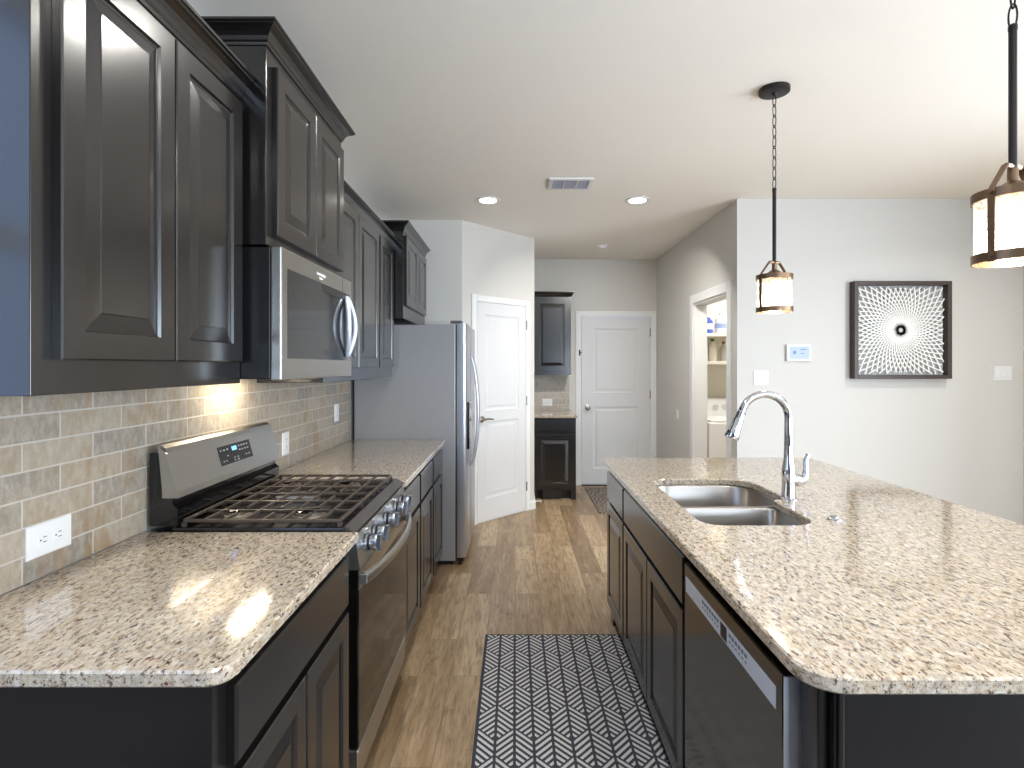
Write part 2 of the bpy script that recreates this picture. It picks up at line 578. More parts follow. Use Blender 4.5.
def slab(bm, fn, u0, u1, v0, v1, t, panels, prof, edge=.003):
    """a slab with raised/recessed panels (a,b,c,d) in its front face"""
    us = sorted({u0+edge, u1-edge, *[p[0] for p in panels], *[p[1] for p in panels]})
    vs = sorted({v0+edge, v1-edge, *[p[2] for p in panels], *[p[3] for p in panels]})
    cache = {}
    def V(u, v, n):
        k = (round(u, 5), round(v, 5), round(n, 5))
        if k not in cache: cache[k] = bm.verts.new(fn(u, v, n))
        return cache[k]
    for i in range(len(us)-1):
        for j in range(len(vs)-1):
            cu, cv = (us[i]+us[i+1])/2, (vs[j]+vs[j+1])/2
            if any(a < cu < b and c < cv < d for a, b, c, d in panels): continue
            bm.faces.new([V(us[i], vs[j], t), V(us[i+1], vs[j], t), V(us[i+1], vs[j+1], t), V(us[i], vs[j+1], t)])
    for a, b, c, d in panels:
        def ring(k):
            q, n = prof[k]
            return [V(a+q, c+q, t+n), V(b-q, c+q, t+n), V(b-q, d-q, t+n), V(a+q, d-q, t+n)]
        for k in range(len(prof)-1):
            A, D = ring(k), ring(k+1)
            for i in range(4):
                bm.faces.new([A[i], A[(i+1) % 4], D[(i+1) % 4], D[i]])
        bm.faces.new(ring(len(prof)-1))
    def perim(inset, n):
        U = [u0+inset, *[x for x in us if u0+edge < x < u1-edge], u1-inset]
        W_ = [v0+inset, *[x for x in vs if v0+edge < x < v1-edge], v1-inset]
        L = [(x, v0+inset) for x in U]+[(u1-inset, y) for y in W_[1:]]+[(x, v1-inset) for x in U[::-1][1:]]+[(u0+inset, y) for y in W_[::-1][1:-1]]
        return [V(x, y, n) for x, y in L]
    A, D, E = perim(edge, t), perim(0, t-edge), perim(0, 0)
    n = len(A)
    for P_, Q in ((A, D), (D, E)):
        for i in range(n):
            bm.faces.new([P_[i], P_[(i+1) % n], Q[(i+1) % n], Q[i]])
    bm.faces.new(E)
    return bm

def cab_door(fn, u0, u1, v0, v1, parent, st=.056, name='door'):
    bm = bmesh.new()
    slab(bm, fn, u0, u1, v0, v1, .02, [(u0+st, u1-st, v0+st, v1-st)], CABP)
    return obj(name, bm, CAB, parent)

def drawer(fn, u0, u1, v0, v1, parent, name='drawer'):
    bm = bmesh.new()
    slab(bm, fn, u0, u1, v0, v1, .02, [], CABP, edge=.005)
    return obj(name, bm, CAB, parent)

def sweep(bm, path, prof):
    """sweep profile (offset outward, z) along an open 2D path; outward = right side of travel"""
    P_ = [Vector(p) for p in path]
    rows = []
    for i, p in enumerate(P_):
        def nrm(a, b):
            d = (b-a).normalized()
            return Vector((d.y, -d.x))
        if i == 0: n = nrm(P_[0], P_[1])
        elif i == len(P_)-1: n = nrm(P_[-2], P_[-1])
        else:
            a, b = nrm(P_[i-1], p), nrm(p, P_[i+1])
            n = (a+b).normalized()
            n = n/max(.2, n.dot(a))
        rows.append([bm.verts.new((p.x+n.x*o, p.y+n.y*o, z)) for o, z in prof])
    m = len(prof)
    for A, D in zip(rows, rows[1:]):
        for j in range(m):
            bm.faces.new([A[j], A[(j+1) % m], D[(j+1) % m], D[j]])
    bm.faces.new(rows[0])
    bm.faces.new(rows[-1])
    return bm

def crown_prof(z0, z1, p=.05):
    h = z1-z0
    return [(-.012, z0), (.004, z0), (.006, z0+.12*h), (.010, z0+.2*h), (.014, z0+.38*h), (.022, z0+.55*h), (.034, z0+.68*h), (p-.008, z0+.74*h), (p-.006, z0+.8*h), (p, z0+.84*h), (p, z0+.95*h), (p-.004, z1), (-.012, z1)]

# ------------------------------------------------------------------ room shell
XL = -1.187          # tiled left wall face
ZC = 2.74
struct('floor', B(-1.4, 4.9, -5.9, 6.9, -.1, 0), FLOOR)
struct('floor_reflection_dimmer', B(-1.19, 4.58, -5.48, .55, .0005, .012), plain('added_dark_floor', (70, 68, 70), .95, var=.08, nscale=300, bmp=.3))  # unseen dark floor added to dim reflections in the camera-facing panels
struct('ceiling', B(-1.4, 4.9, -5.9, 6.9, ZC, ZC+.1), CEIL)
bm = bmesh.new()
LWY = (-.8, .9)
box(bm, XL-.16, XL-.01, LWY[1], 4.84, 0, ZC)
box(bm, XL-.16, XL-.01, LWY[0], LWY[1], 2.35, ZC)
struct('wall_left', bm, WALL)
DARKWALL = plain('darkened_unseen_wall', (88, 86, 92), .7, var=.03)  # unseen walls, colour darkened to keep bright reflections off the cabinet panels
bm = bmesh.new()
box(bm, XL-.16, XL-.01, -5.8, LWY[0], 0, ZC)
box(bm, XL-.16, XL-.01, LWY[0], LWY[1], 0, 1.15)
struct('wall_west', bm, DARKWALL)
# boxed-out pantry corner with its diagonal face
PD0, PD1 = (-.47, 4.842), (.196, 5.535)
struct('wall_pantry', prism(bmesh.new(), [(XL-.16, 4.842), PD0, PD1, (.196, 6.6), (XL-.16, 6.6)], 0, ZC), WALL)
# end wall with the white door, split round its opening
DX0, DX1, DH = .807, 1.635, 2.035
bm = bmesh.new()
box(bm, .196, DX0-.01, 6.6, 6.75, 0, ZC)
box(bm, DX0-.01, DX1+.01, 6.6, 6.75, DH+.01, ZC)
box(bm, DX1+.01, 1.84, 6.6, 6.75, 0, ZC)
struct('wall_back', bm, WALL)
# hall right wall with laundry opening
RX = 1.72
LY0, LY1, LH = 4.40, 5.235, 2.04
bm = bmesh.new()
box(bm, RX, RX+.12, 4.22, LY0, 0, ZC)
box(bm, RX, RX+.12, LY1, 6.6, 0, ZC)
box(bm, RX, RX+.12, LY0, LY1, LH, ZC)
struct('wall_hall', bm, WALL)
struct('wall_dining', B(RX+.12, 4.74, 4.22, 4.34, 0, ZC), WALL)
SIDEX = 3.935
bm = bmesh.new()
box(bm, SIDEX, SIDEX+.12, 2.2, 4.22, 0, ZC)
struct('wall_right', bm, plain('beige_wall_paint', (214, 204, 186), .6, var=.02))
# living area beyond, out of view, with windows
bm = bmesh.new()
WY = [(-1.3, .33), (.37, 2.0)]
for a, b_ in ((-5.8, -1.3), (.33, .37), (2.0, 4.22)): box(bm, 4.6, 4.74, a, b_, 0, ZC)
for a, b_ in WY:
    box(bm, 4.6, 4.74, a, b_, 0, .1)
    box(bm, 4.6, 4.74, a, b_, 2.4, ZC)
struct('wall_east', bm, WALL)
bm = bmesh.new()
WX = [(2.05, 3.25), (3.4, 4.6)]
for a, b_ in ((-1.35, 2.05), (3.25, 3.4), (4.6, 4.74)): box(bm, a, b_, -5.65, -5.5, 0, ZC)
for a, b_ in WX:
    box(bm, a, b_, -5.65, -5.5, 0, .55)
    box(bm, a, b_, -5.65, -5.5, 2.35, ZC)
struct('wall_south', bm, DARKWALL)
# laundry room
struct('wall_laundry', B(RX+.12, 3.3, 5.97, 6.07, 0, ZC), plain('laundry_wall_paint', (226, 220, 204), .6, var=.02))
struct('wall_laundry_side', B(3.2, 3.3, 4.34, 5.97, 0, ZC), WALL)

# trims, casings, baseboards
def casing(name, fn, u0, u1, h, w=.075, t=.016, sill=0):
    """door casing in a plane: fn(u,v,n)"""
    bm = bmesh.new()
    for a, b_, c, d in ((u0-w, u0, 0, h+w), (u1, u1+w, 0, h+w), (u0, u1, h, h+w)):
        slab(bm, fn, a, b_, c, d, t, [], CABP, edge=.005)
    return struct(name, bm, TRIM)
# pantry door on the diagonal: local frame
dvec = Vector((PD1[0]-PD0[0], PD1[1]-PD0[1], 0)).normalized()
nvec = Vector((dvec.y, -dvec.x, 0))
def FD(u, v, n):
    p = Vector((PD0[0], PD0[1], 0))+dvec*u+nvec*n
    return (p.x, p.y, v)
casing('trim_1', FD, .165, .825, 2.035, .06)
bm = slab(bmesh.new(), FD, .168, .822, .012, 2.032, .012, [(.168+.1, .822-.1, .22, .93), (.168+.1, .822-.1, 1.03, 1.92)], WHITEP)
d1 = struct('door_1', bm, DOORW)
# lever handle
bm = lathe(bmesh.new(), (0, 0, 0), [(.03, 0), (.03, .006), (.012, .01), (.011, .045)], 20, 'y')
hp = Vector(FD(.225, .955, .012))
R = Matrix.Translation(hp) @ Matrix(((dvec.x, nvec.x, 0, 0), (dvec.y, nvec.y, 0, 0), (0, 0, 1, 0), (0, 0, 0, 1)))
tube(bm, [(0, .042, 0), (.03, .045, .004), (.07, .043, .002), (.115, .040, -.004)], [.009, .009, .008, .006], 10)
bmesh.ops.transform(bm, matrix=R, verts=bm.verts[:])
obj('door_handle', bm, NICKEL, d1, True)
for z in (.25, 1.1, 1.85):
    bm = bmesh.new()
    p = FD(.826, z, .020)
    obj('hinge', cyl(bm, (p[0], p[1], z-.045), .007, .09), NICKEL, d1, True)

# white entry door at the end of the hall
casing('trim_2', FYn(6.6), DX0-.006, DX1+.004, 2.04, .068)
bm = slab(bmesh.new(), FYn(6.64), DX0, DX1, .012, 2.033, .036, [(DX0+.14, DX1-.14, .2, .95), (DX0+.14, DX1-.14, 1.12, 1.90)], WHITEP)
d2 = struct('door_2', bm, DOORW)
bm = lathe(bmesh.new(), (DX0+.07, 6.604, .94), [(.033, 0), (.033, -.006), (.014, -.012), (.012, -.03), (.022, -.038), (.029, -.05), (.027, -.062), (.014, -.068)], 24, 'y')
obj('knob', bm, NICKEL, d2, True)
for z in (.25, 1.1, 1.85):
    obj('hinge', cyl(bmesh.new(), (DX1+.001, 6.592, z-.05), .007, .1), NICKEL, d2, True)
obj('threshold', B(DX0, DX1, 6.56, 6.6, 0, .011), plain('dark_threshold', (60, 56, 52), .5), d2)
tg = thing('door_latch', 'small dark latch on the left casing of the white end door', 'latch', (.79, 6.58, 1.6))
obj('latch_plate', B(.772, .79, 6.574, 6.5838, 1.57, 1.64, bev=.002), DARKBR, tg)
obj('latch_bar', B(.785, .803, 6.566, 6.574, 1.60, 1.612), DARKBR, tg)

# laundry opening casing + jamb
casing('trim_3', FXn(RX), LY0, LY1, LH, .085)
bm = bmesh.new()
box(bm, RX-.002, RX+.122, LY0-.001, LY0+.014, 0, LH-.014)
box(bm, RX-.002, RX+.122, LY1-.014, LY1+.001, 0, LH-.014)
box(bm, RX-.002, RX+.122, LY0-.001, LY1+.001, LH-.014, LH+.001)
struct('trim_4', bm, TRIM)

def baseb(name, pts, h=.085, t=.014):
    bm = bmesh.new()
    prof = [(0, 0), (t, 0), (t, h-.02), (t-.006, h-.006), (t-.008, h), (0, h)]
    sweep(bm, pts, prof)
    return struct(name, bm, TRIM)
e0 = FD(.104, 0, 0)
e1 = FD(.886, 0, 0)
baseb('baseboard_pantry', [(e1[0], e1[1]), PD1, (.196, 5.89)])
baseb('baseboard_dining', [(RX, LY0-.086), (RX, 4.22), (SIDEX, 4.22)])
baseb('baseboard_hall', [(RX, 6.6), (RX, LY1+.086)])
baseb('baseboard_back', [(.665, 6.6), (DX0-.075, 6.6)])

# windows behind the camera and at the side (frames with glass), daylight enters here
def window_(name, fn, u0, u1, v0, v1):
    bm = bmesh.new()
    for a, b_, c, d in ((u0, u0+.05, v0, v1), (u1-.05, u1, v0, v1), (u0+.05, u1-.05, v0, v0+.05), (u0+.05, u1-.05, v1-.05, v1), (u0+.05, u1-.05, (v0+v1)/2-.025, (v0+v1)/2+.025)):
        slab(bm, fn, a, b_, c, d, .05, [], CABP)
    return struct(name, bm, TRIM)
def FYp(y): return lambda u, v, n: (u, y+n, v)
for i, (a, b_) in enumerate(WX): window_('window_%d' % (i+1), FYp(-5.54), a, b_, .55, 2.35)
window_('window_3', FX(XL-.06), LWY[0], LWY[1], 1.15, 2.35)
for i, (a, b_) in enumerate(WY): window_('window_%d' % (i+4), FXn(4.64), a, b_, .1, 2.4)

# ------------------------------------------------------------------ backsplash
tag(obj('tile_backsplash', B(XL-.0095, XL, .92, 3.93, .9165, 1.45), TILE), 'long tan brick-tile backsplash behind the range and left countertops', 'backsplash')
tag(obj('tile_backsplash', B(.2, .655, 6.588, 6.5995, .9165, 1.343), TILEB), 'small grey tile backsplash between the far wall cabinet and its counter', 'backsplash')

# ------------------------------------------------------------------ cabinets
XU = -.88      # face frame plane of uppers
def upper(label, y0, y1, xf, z0, z1, doors, dz0, dz1, crown_path, cz0, cz1, group=None):
    t = thing('wall_cabinet', label, 'cabinet', (XL, (y0+y1)/2, z0), 0, group)
    obj('carcass', B(XL+.001, xf, y0, y1, z0, z1, bev=.0015), CAB, t)
    for a, b_ in doors: cab_door(FX(xf+.0005), a, b_, dz0, dz1, t)
    if crown_path: obj('crown_molding', sweep(bmesh.new(), crown_path, crown_prof(cz0, cz1)), CAB, t)
    return t
upper('large dark wall cabinet nearest the camera, two tall raised-panel doors above the near counter', .989, 1.744, XU, 1.39, 2.36,
      [(1.035, 1.380), (1.386, 1.722)], 1.457, 2.276, [(XL+.013, .989), (XU, .989), (XU, 1.744)], 2.298, 2.372)
upper('dark wall cabinet directly above the microwave, raised higher than its neighbours', 1.7455, 2.5005, -.797, 1.834, 2.52,
      [(1.787, 2.128), (2.134, 2.476)], 1.872, 2.425, [(XL+.013, 1.7455), (-.797, 1.7455), (-.797, 2.5005), (XL+.013, 2.5005)], 2.472, 2.536)
upper('dark double-door wall cabinet just right of the microwave', 2.502, 3.470, XU, 1.368, 2.345,
      [(2.548, 2.998), (3.006, 3.455)], 1.437, 2.283, [(XU, 2.515), (XU, 3.470)], 2.285, 2.355)
upper('narrow single-door wall cabinet between the double cabinet and the over-fridge one', 3.4715, 3.892, XU, 1.368, 2.345,
      [(3.492, 3.870)], 1.437, 2.283, [(XU, 3.4715), (XU, 3.892)], 2.285, 2.355)
upper('short dark wall cabinet above the refrigerator', 3.8935, 4.826, -.799, 1.785, 2.46,
      [(3.924, 4.37), (4.376, 4.79)], 1.883, 2.385, [(XL+.013, 3.8935), (-.799, 3.8935), (-.799, 4.826)], 2.407, 2.475)

XB = -.535     # face frame plane of base cabinets (left run)
def base(label, y0, y1, units, group=None):
    """units: (kind, y0, y1)"""
    t = thing('base_cabinet', label, 'cabinet', (XL, (y0+y1)/2, 0), 0, group)
    obj('carcass', B(XL+.001, XB, y0, y1, .10, .884, bev=.0015), CAB, t)
    obj('toe_kick', B(XL+.05, XB-.07, y0+.002, y1-.002, .0, .0995), TOE, t)
    for k, a, b_ in units:
        if k == 'w': drawer(FX(XB+.0005), a, b_, .704, .853, t)
        else: cab_door(FX(XB+.0005), a, b_, .115, .682, t)
    return t
base('dark base cabinet under the near left counter, wide drawer over two doors', .962, 1.742,
     [('w', 1.01, 1.690), ('d', 1.01, 1.345), ('d', 1.355, 1.690)])
L = ['dark base cabinet right beside the far side of the range, one drawer and door',
     'dark base cabinet in the middle of the three between range and refrigerator',
     'dark base cabinet touching the refrigerator side, one drawer and door']
for i in range(3):
    a = 2.506+i*.4635
    base(L[i], a, a+.462, [('w', a+.018, a+.444), ('d', a+.018, a+.444)], 'base cabinets between range and refrigerator')

# far nook cabinets
t = thing('wall_cabinet', 'small dark wall cabinet beside the white end door', 'cabinet', (.43, 6.6, 1.344))
obj('carcass', B(.2, .645, 6.27, 6.587, 1.344, 2.26, bev=.0015), CAB, t)
cab_door(FYn(6.2695), .225, .622, 1.385, 2.215, t)
obj('crown_molding', sweep(bmesh.new(), [(.212, 6.27), (.645, 6.27), (.645, 6.587)], crown_prof(2.24, 2.30, .035)), CAB, t)
t = thing('base_cabinet', 'small dark base cabinet with drawer beside the white end door', 'cabinet', (.43, 6.3, 0))
bm = B(.2, .66, 5.90, 6.598, .10, .884, bev=.0015)
obj('carcass', bm, CAB, t)
obj('toe_kick', B(.2, .62, 5.96, 6.598, 0, .0995), TOE, t)
bm = bmesh.new()
extr(bm, [(.30, .0995), (.30, .03), (.31, .012), (.50, .012), (.51, .03), (.51, .0995)], FYn(5.93), 0, .03)
obj('skirt', bm, CAB, t)
for a, b_ in ((.2, .235), (.605, .66)): obj('foot', B(a, b_, 5.90, 5.96, 0, .0995, bev=.002), CAB, t)
drawer(FYn(5.8995), .222, .64, .735, .868, t)
cab_door(FYn(5.8995), .222, .64, .125, .705, t)

# ------------------------------------------------------------------ countertops
def counter_poly(pts, radii, seg=8):
    """round polygon corners"""
    out = []
    n = len(pts)
    for i in range(n):
        p, r = Vector(pts[i]), radii[i]
        if r == 0:
            out.append(tuple(p))
            continue
        a = (Vector(pts[i-1])-p).normalized()
        b_ = (Vector(pts[(i+1) % n])-p).normalized()
        half = a.angle(b_)/2
        d = r/math.tan(half)
        c = p+(a+b_).normalized()*(r/math.sin(half))
        s, e = p+a*d-c, p+b_*d-c
        ang = s.angle_signed(e)
        for k in range(seg+1):
            v = s.copy()
            v.rotate(Matrix.Rotation(-ang*k/seg, 2))
            out.append(tuple(c+v))
    return out

def slab_with_holes(outer, holes, z0, z1, edge=.004):
    bm = bmesh.new()
    def loop(pts, z):
        vs = [bm.verts.new((x, y, z)) for x, y in pts]
        return vs, [bm.edges.new((vs[i], vs[(i+1) % len(vs)])) for i in range(len(vs))]
    def inset(pts, d):
        n = len(pts)
        ar = sum(pts[i][0]*pts[(i+1) % n][1]-pts[(i+1) % n][0]*pts[i][1] for i in range(n))
        sg = 1 if ar > 0 else -1
        res = []
        for i in range(n):
            p = Vector(pts[i])
            a = (p-Vector(pts[i-1])).normalized()
            b_ = (Vector(pts[(i+1) % n])-p).normalized()
            na, nb = Vector((-a.y, a.x))*sg, Vector((-b_.y, b_.x))*sg
            m = (na+nb).normalized()
            res.append(tuple(p+m*(d/max(.3, m.dot(na)))))
        return res
    for ztop, top in ((z1, True), (z0, False)):
        es = []
        for pts, s in [(outer, 1)]+[(h, -1) for h in holes]:
            q = inset(pts, edge*s)
            vs, e = loop(q, ztop)
            es += e
            mid = [bm.verts.new((x, y, ztop-edge if top else ztop+edge)) for x, y in pts]
            n = len(pts)
            for i in range(n):
                bm.faces.new([vs[i], vs[(i+1) % n], mid[(i+1) % n], mid[i]])
            if top:
                lo = [bm.verts.new((x, y, z0+edge)) for x, y in pts]
                for i in range(n):
                    bm.faces.new([mid[i], mid[(i+1) % n], lo[(i+1) % n], lo[i]])
        bmesh.ops.triangle_fill(bm, use_beauty=True, use_dissolve=False, edges=es)
    bmesh.ops.remove_doubles(bm, verts=bm.verts[:], dist=1e-5)
    return bm
Z0, Z1 = .885, .915
o = counter_poly([(XL+.001, .945), (-.50, .945), (-.50, 1.742), (XL+.001, 1.742)], [0, .045, 0, 0])
tag(obj('granite_countertop', slab_with_holes(o, [], Z0, Z1), GRAN), 'near left speckled granite countertop, in front of the range', 'countertop')
o = counter_poly([(XL+.001, 2.507), (-.50, 2.507), (-.50, 3.935), (XL+.001, 3.935)], [0, .01, 0, 0])
tag(obj('granite_countertop', slab_with_holes(o, [], Z0, Z1), GRAN), 'far left granite countertop between range and refrigerator', 'countertop')
o = [(.2, 5.865), (.672, 5.865), (.675, 6.598), (.2, 6.598)]
tag(obj('granite_countertop', slab_with_holes(o, [], Z0, Z1), GRAN), 'small granite counter in the far nook beside the white door', 'countertop')
isl = counter_poly([(.50, .925), (1.70, .925), (1.70, 3.155), (.50, 3.155)], [.07, .07, .05, .03], 10)
hole = counter_poly([(.632, 1.815), (1.02, 1.815), (1.02, 2.165), (1.085, 2.165), (1.085, 2.555), (.632, 2.555)], [.07, .09, .02, .03, .12, .09], 8)
tag(obj('granite_countertop', slab_with_holes(isl, [hole], Z0, Z1), GRAN), 'large granite island countertop with the sink cut into it', 'countertop')

# ------------------------------------------------------------------ island
IX = .54
def isl_base(label, y0, y1, units):
    t = thing('base_cabinet', label, 'cabinet', (IX, (y0+y1)/2, 0))
    return t
t = thing('base_cabinet', 'dark sink base cabinet of the island, wide false drawer over two doors', 'cabinet', (IX, 2.15, 0))
bm = bmesh.new()   # open-topped box under the sink
box(bm, IX, IX+.02, 1.678, 2.622, .10, .884)
box(bm, IX+.02, 1.14, 1.678, 1.696, .10, .884)
box(bm, IX+.02, 1.14, 2.604, 2.622, .10, .884)
box(bm, 1.12, 1.14, 1.696, 2.604, .10, .884)
box(bm, IX+.02, 1.12, 1.696, 2.604, .10, .118)
obj('carcass', bm, CAB, t)
obj('toe_kick', B(IX+.07, 1.1, 1.68, 2.62, 0, .0995), TOE, t)
drawer(FXn(IX-.0005), 1.690, 2.610, .70, .853, t, 'false_drawer_front')
cab_door(FXn(IX-.0005), 1.690, 2.146, .115, .682, t)
cab_door(FXn(IX-.0005), 2.154, 2.610, .115, .682, t)
t = thing('base_cabinet', 'narrow dark island cabinet at the far end, one drawer over one door', 'cabinet', (IX, 2.86, 0))
obj('carcass', B(IX, 1.14, 2.6235, 3.10, .10, .884, bev=.0015), CAB, t)
obj('toe_kick', B(IX+.07, 1.1, 2.625, 3.02, 0, .0995), TOE, t)
drawer(FXn(IX-.0005), 2.633, 3.082, .70, .853, t)
cab_door(FXn(IX-.0005), 2.633, 3.082, .115, .682, t)
bm = bmesh.new()
extr(bm, [(3.03, 0), (3.10, 0), (3.10, .0995), (2.99, .0995), (3.0, .07)], FXn(IX+.06), 0, .055)
obj('foot', bm, CAB, t)
# island end panel / back body
t = thing('island_panel', 'dark panelled near end and back of the kitchen island', 'kitchen island', (1.2, 1.0, 0))
obj('end_panel', B(.567, 1.44, .968, 1.046, 0, .884, bev=.002), CAB, t)
obj('corner_post', B(.548, .5665, .985, 1.046, 0, .884, bev=.003), CAB, t)
obj('seam_strip', B(.572, .582, .962, .968, 0, .884, bev=.002), CAB, t)
obj('back_panel', B(1.16, 1.44, 1.0465, 3.10, 0, .884, bev=.002), CAB, t)

# ------------------------------------------------------------------ dishwasher
t = thing('dishwasher', 'stainless dishwasher with a pale control strip at the near end of the island', 'dishwasher', (.84, 1.36, 0))
obj('tub', B(.575, 1.15, 1.062, 1.666, .09, .862), BLACKP, t)
dw = obj('door', B(.52, .574, 1.057, 1.672, .11, .845, bev=.004), STEELDW, t)
obj('toe_kick', B(.60, 1.1, 1.062, 1.666, 0, .0895), BLACKP, t)
STRIPM = plain('pale_control_strip', (196, 204, 216), .3, metal=.2, var=.02)
cs = obj('control_strip', B(.5185, .5199, 1.085, 1.655, .762, .806), STRIPM, t)
obj('door_edge_glare', B(.5205, .573, 1.0545, 1.0568, .112, .843), brushed('edge_glare_steel', (225, 228, 236), .5, 2), dw)  # thin paler strip; the edge's bright reflection is put into its colour
obj('display', B(.5178, .5184, 1.335, 1.375, .766, .802), BLACKP, cs)
KEYM = plain('grey_key_printing', (92, 96, 108), .5)
kk = [1.225, 1.243, 1.261, 1.279, 1.297, 1.315, 1.395, 1.413, 1.431, 1.449, 1.467, 1.485, 1.503]
for y in kk:
    bm = bmesh.new()
    box(bm, .5180, .5184, y-.006, y+.006, .789, .798)
    box(bm, .5180, .5184, y-.005, y+.005, .777, .781)
    obj('key', bm, KEYM, cs)

# ------------------------------------------------------------------ sink
t = thing('kitchen_sink', 'double-bowl stainless sink set into the island countertop', 'sink', (.85, 2.18, .68))
def bowl(pts, radii, ztop, depth, r=.035):
    bm = bmesh.new()
    P_ = counter_poly(pts, radii, 8)
    cx = sum(p[0] for p in P_)/len(P_)
    cy = sum(p[1] for p in P_)/len(P_)
    prof = [(-.012, ztop), (0, ztop), (.004, ztop-.006), (.008, ztop-depth+r)]
    for k in range(1, 7):
        a = k/6*PI/2
        prof.append((.008+r*(1-math.cos(a)), ztop-depth+r*(1-math.sin(a))))
    rings = []
    for d, z in prof:
        ring = []
        for x, y in P_:
            v = Vector((x-cx, y-cy))
            L_ = v.length
            v = v*(1-d/L_)
            ring.append(bm.verts.new((cx+v.x, cy+v.y, z)))
        rings.append(ring)
    n = len(P_)
    for A, D in zip(rings, rings[1:]):
        for i in range(n): bm.faces.new([A[i], A[(i+1) % n], D[(i+1) % n], D[i]])
    c = bm.verts.new((cx, cy, ztop-depth-.004))
    for i in range(n): bm.faces.new([rings[-1][i], rings[-1][(i+1) % n], c])
    # outer skin so the bowl is solid sheet
    g = bm.faces[:]
    bmesh.ops.recalc_face_normals(bm, faces=g)
    return bm
def add_bowl(pts, radii, depth):
    o = obj('bowl', bowl(pts, radii, .8835, depth), SINKM, t, True)
    m = o.modifiers.new('sheet', 'SOLIDIFY')
    m.thickness = .0015
    cx = sum(p[0] for p in pts)/len(pts)
    cy = sum(p[1] for p in pts)/len(pts)
    obj('drain', lathe(bmesh.new(), (cx, cy, .8835-depth-.003), [(.045, 0), (.045, .004), (.036, .005), (.030, .001), (.004, .001)], 24), CHROME, o, True)
add_bowl([(.627, 2.178), (1.09, 2.178), (1.09, 2.56), (.627, 2.56)], [.05, .05, .12, .10], .2)
add_bowl([(.627, 1.81), (1.025, 1.81), (1.025, 2.154), (.627, 2.154)], [.08, .09, .05, .05], .175)

# ------------------------------------------------------------------ faucet
FX0, FY0 = 1.093, 2.178
t = thing('kitchen_faucet', 'tall chrome pull-down faucet standing behind the island sink', 'faucet', (FX0, FY0, Z1))
bm = lathe(bmesh.new(), (FX0, FY0, Z1), [(.033, 0), (.033, .004), (.026, .008), (.024, .06), (.026, .10), (.024, .125), (.019, .15), (.0165, .20), (.016, .215)], 28)
obj('body', bm, CHROME, t, True)
pts = [(FX0, FY0, Z1+.213), (FX0, FY0, Z1+.30)]
cx, cz, R_ = FX0-.095, Z1+.322, .095
for k in range(0, 17):
    a = math.radians(k*(163/16))
    pts.append((cx+R_*math.cos(a), FY0, cz+R_*math.sin(a)))
obj('spout', tube(bmesh.new(), pts, [.0165, .0155]+[.015]*(len(pts)-2), 18), CHROME, t, True)
e = Vector(pts[-1])
d = (Vector(pts[-1])-Vector(pts[-2])).normalized()
obj('spray_head', tube(bmesh.new(), [e, e+d*.004, e+d*.03, e+d*.085, e+d*.110, e+d*.117], [.0155, .0185, .018, .025, .0295, .027], 20), CHROME, t, True)
bm = tube(bmesh.new(), [(FX0+.010, FY0, Z1+.075), (FX0+.03, FY0, Z1+.074), (FX0+.045, FY0, Z1+.073), (FX0+.058, FY0, Z1+.072)], [.023, .025, .023, .014], 18)
obj('valve', bm, CHROME, t, True)
bm = tube(bmesh.new(), [(FX0+.045, FY0, Z1+.065), (FX0+.066, FY0, Z1+.085), (FX0+.070, FY0, Z1+.12), (FX0+.068, FY0, Z1+.15), (FX0+.078, FY0, Z1+.178)], [.017, .015, .010, .009, .0075], 14)
obj('lever', bm, CHROME, t, True)
t = thing('disposal_button', 'small round chrome air button on the island beside the faucet', 'button', (1.106, 1.889, Z1))
obj('flange', lathe(bmesh.new(), (1.106, 1.889, Z1), [(.024, 0), (.024, .003), (.019, .006)], 24), CHROME, t, True)
obj('plunger', lathe(bmesh.new(), (1.106, 1.889, Z1+.006), [(.014, 0), (.014, .005), (.008, .007)], 20), CHROME, t, True)

# ------------------------------------------------------------------ range
t = thing('gas_range', 'stainless gas range with black cooktop between the left counters', 'range', (-.83, 2.125, 0))
RY0, RY1 = 1.747, 2.503
obj('body', B(XL+.012, -.548, RY0, RY1, .105, .905), BLACKP, t)
obj('kick_plate', B(XL+.05, -.60, RY0+.01, RY1-.01, 0, .104), BLACKP, t)
# cooktop tray
bm = bmesh.new()
box(bm, -1.10, -.5465, RY0, RY1, .9055, .926, bev=.004)
ck = obj('cooktop', bm, BLACKE, t)
bm = bmesh.new()
extr(bm, [(-.546, .9055), (-.514, .9055), (-.514, .911), (-.546, .931)], lambda a, b_, n: (a, n, b_), RY0, RY1)
obj('front_trim', bm, plain('graphite_trim', (86, 80, 76), .35, metal=.7), t)
# control panel
bm = bmesh.new()
extr(bm, [(-.547, .790), (-.497, .790), (-.512, .898), (-.547, .904)], lambda a, b_, n: (a, n, b_), RY0, RY1)
cp = obj('control_panel', bm, STEEL, t)
KN = brushed('knob_steel', (176, 180, 190), .25, 2)
for y in (1.85, 1.955, 2.125, 2.295, 2.40):
    kb = obj('knob', lathe(bmesh.new(), (-.504, y, .848), [(.030, 0), (.030, .008), (.024, .010), (.0265, .032), (.025, .038)], 24, 'x'), KN, cp, True)
    obj('knob_grip', B(-.467, -.452, y-.008, y+.008, .848-.029, .848+.029, bev=.003), KN, kb)
    obj('knob_collar', lathe(bmesh.new(), (-.4945, y, .848), [(.0265, 0), (.0265, .005), (.0245, .006)], 24, 'x'), BLACKP, kb, True)
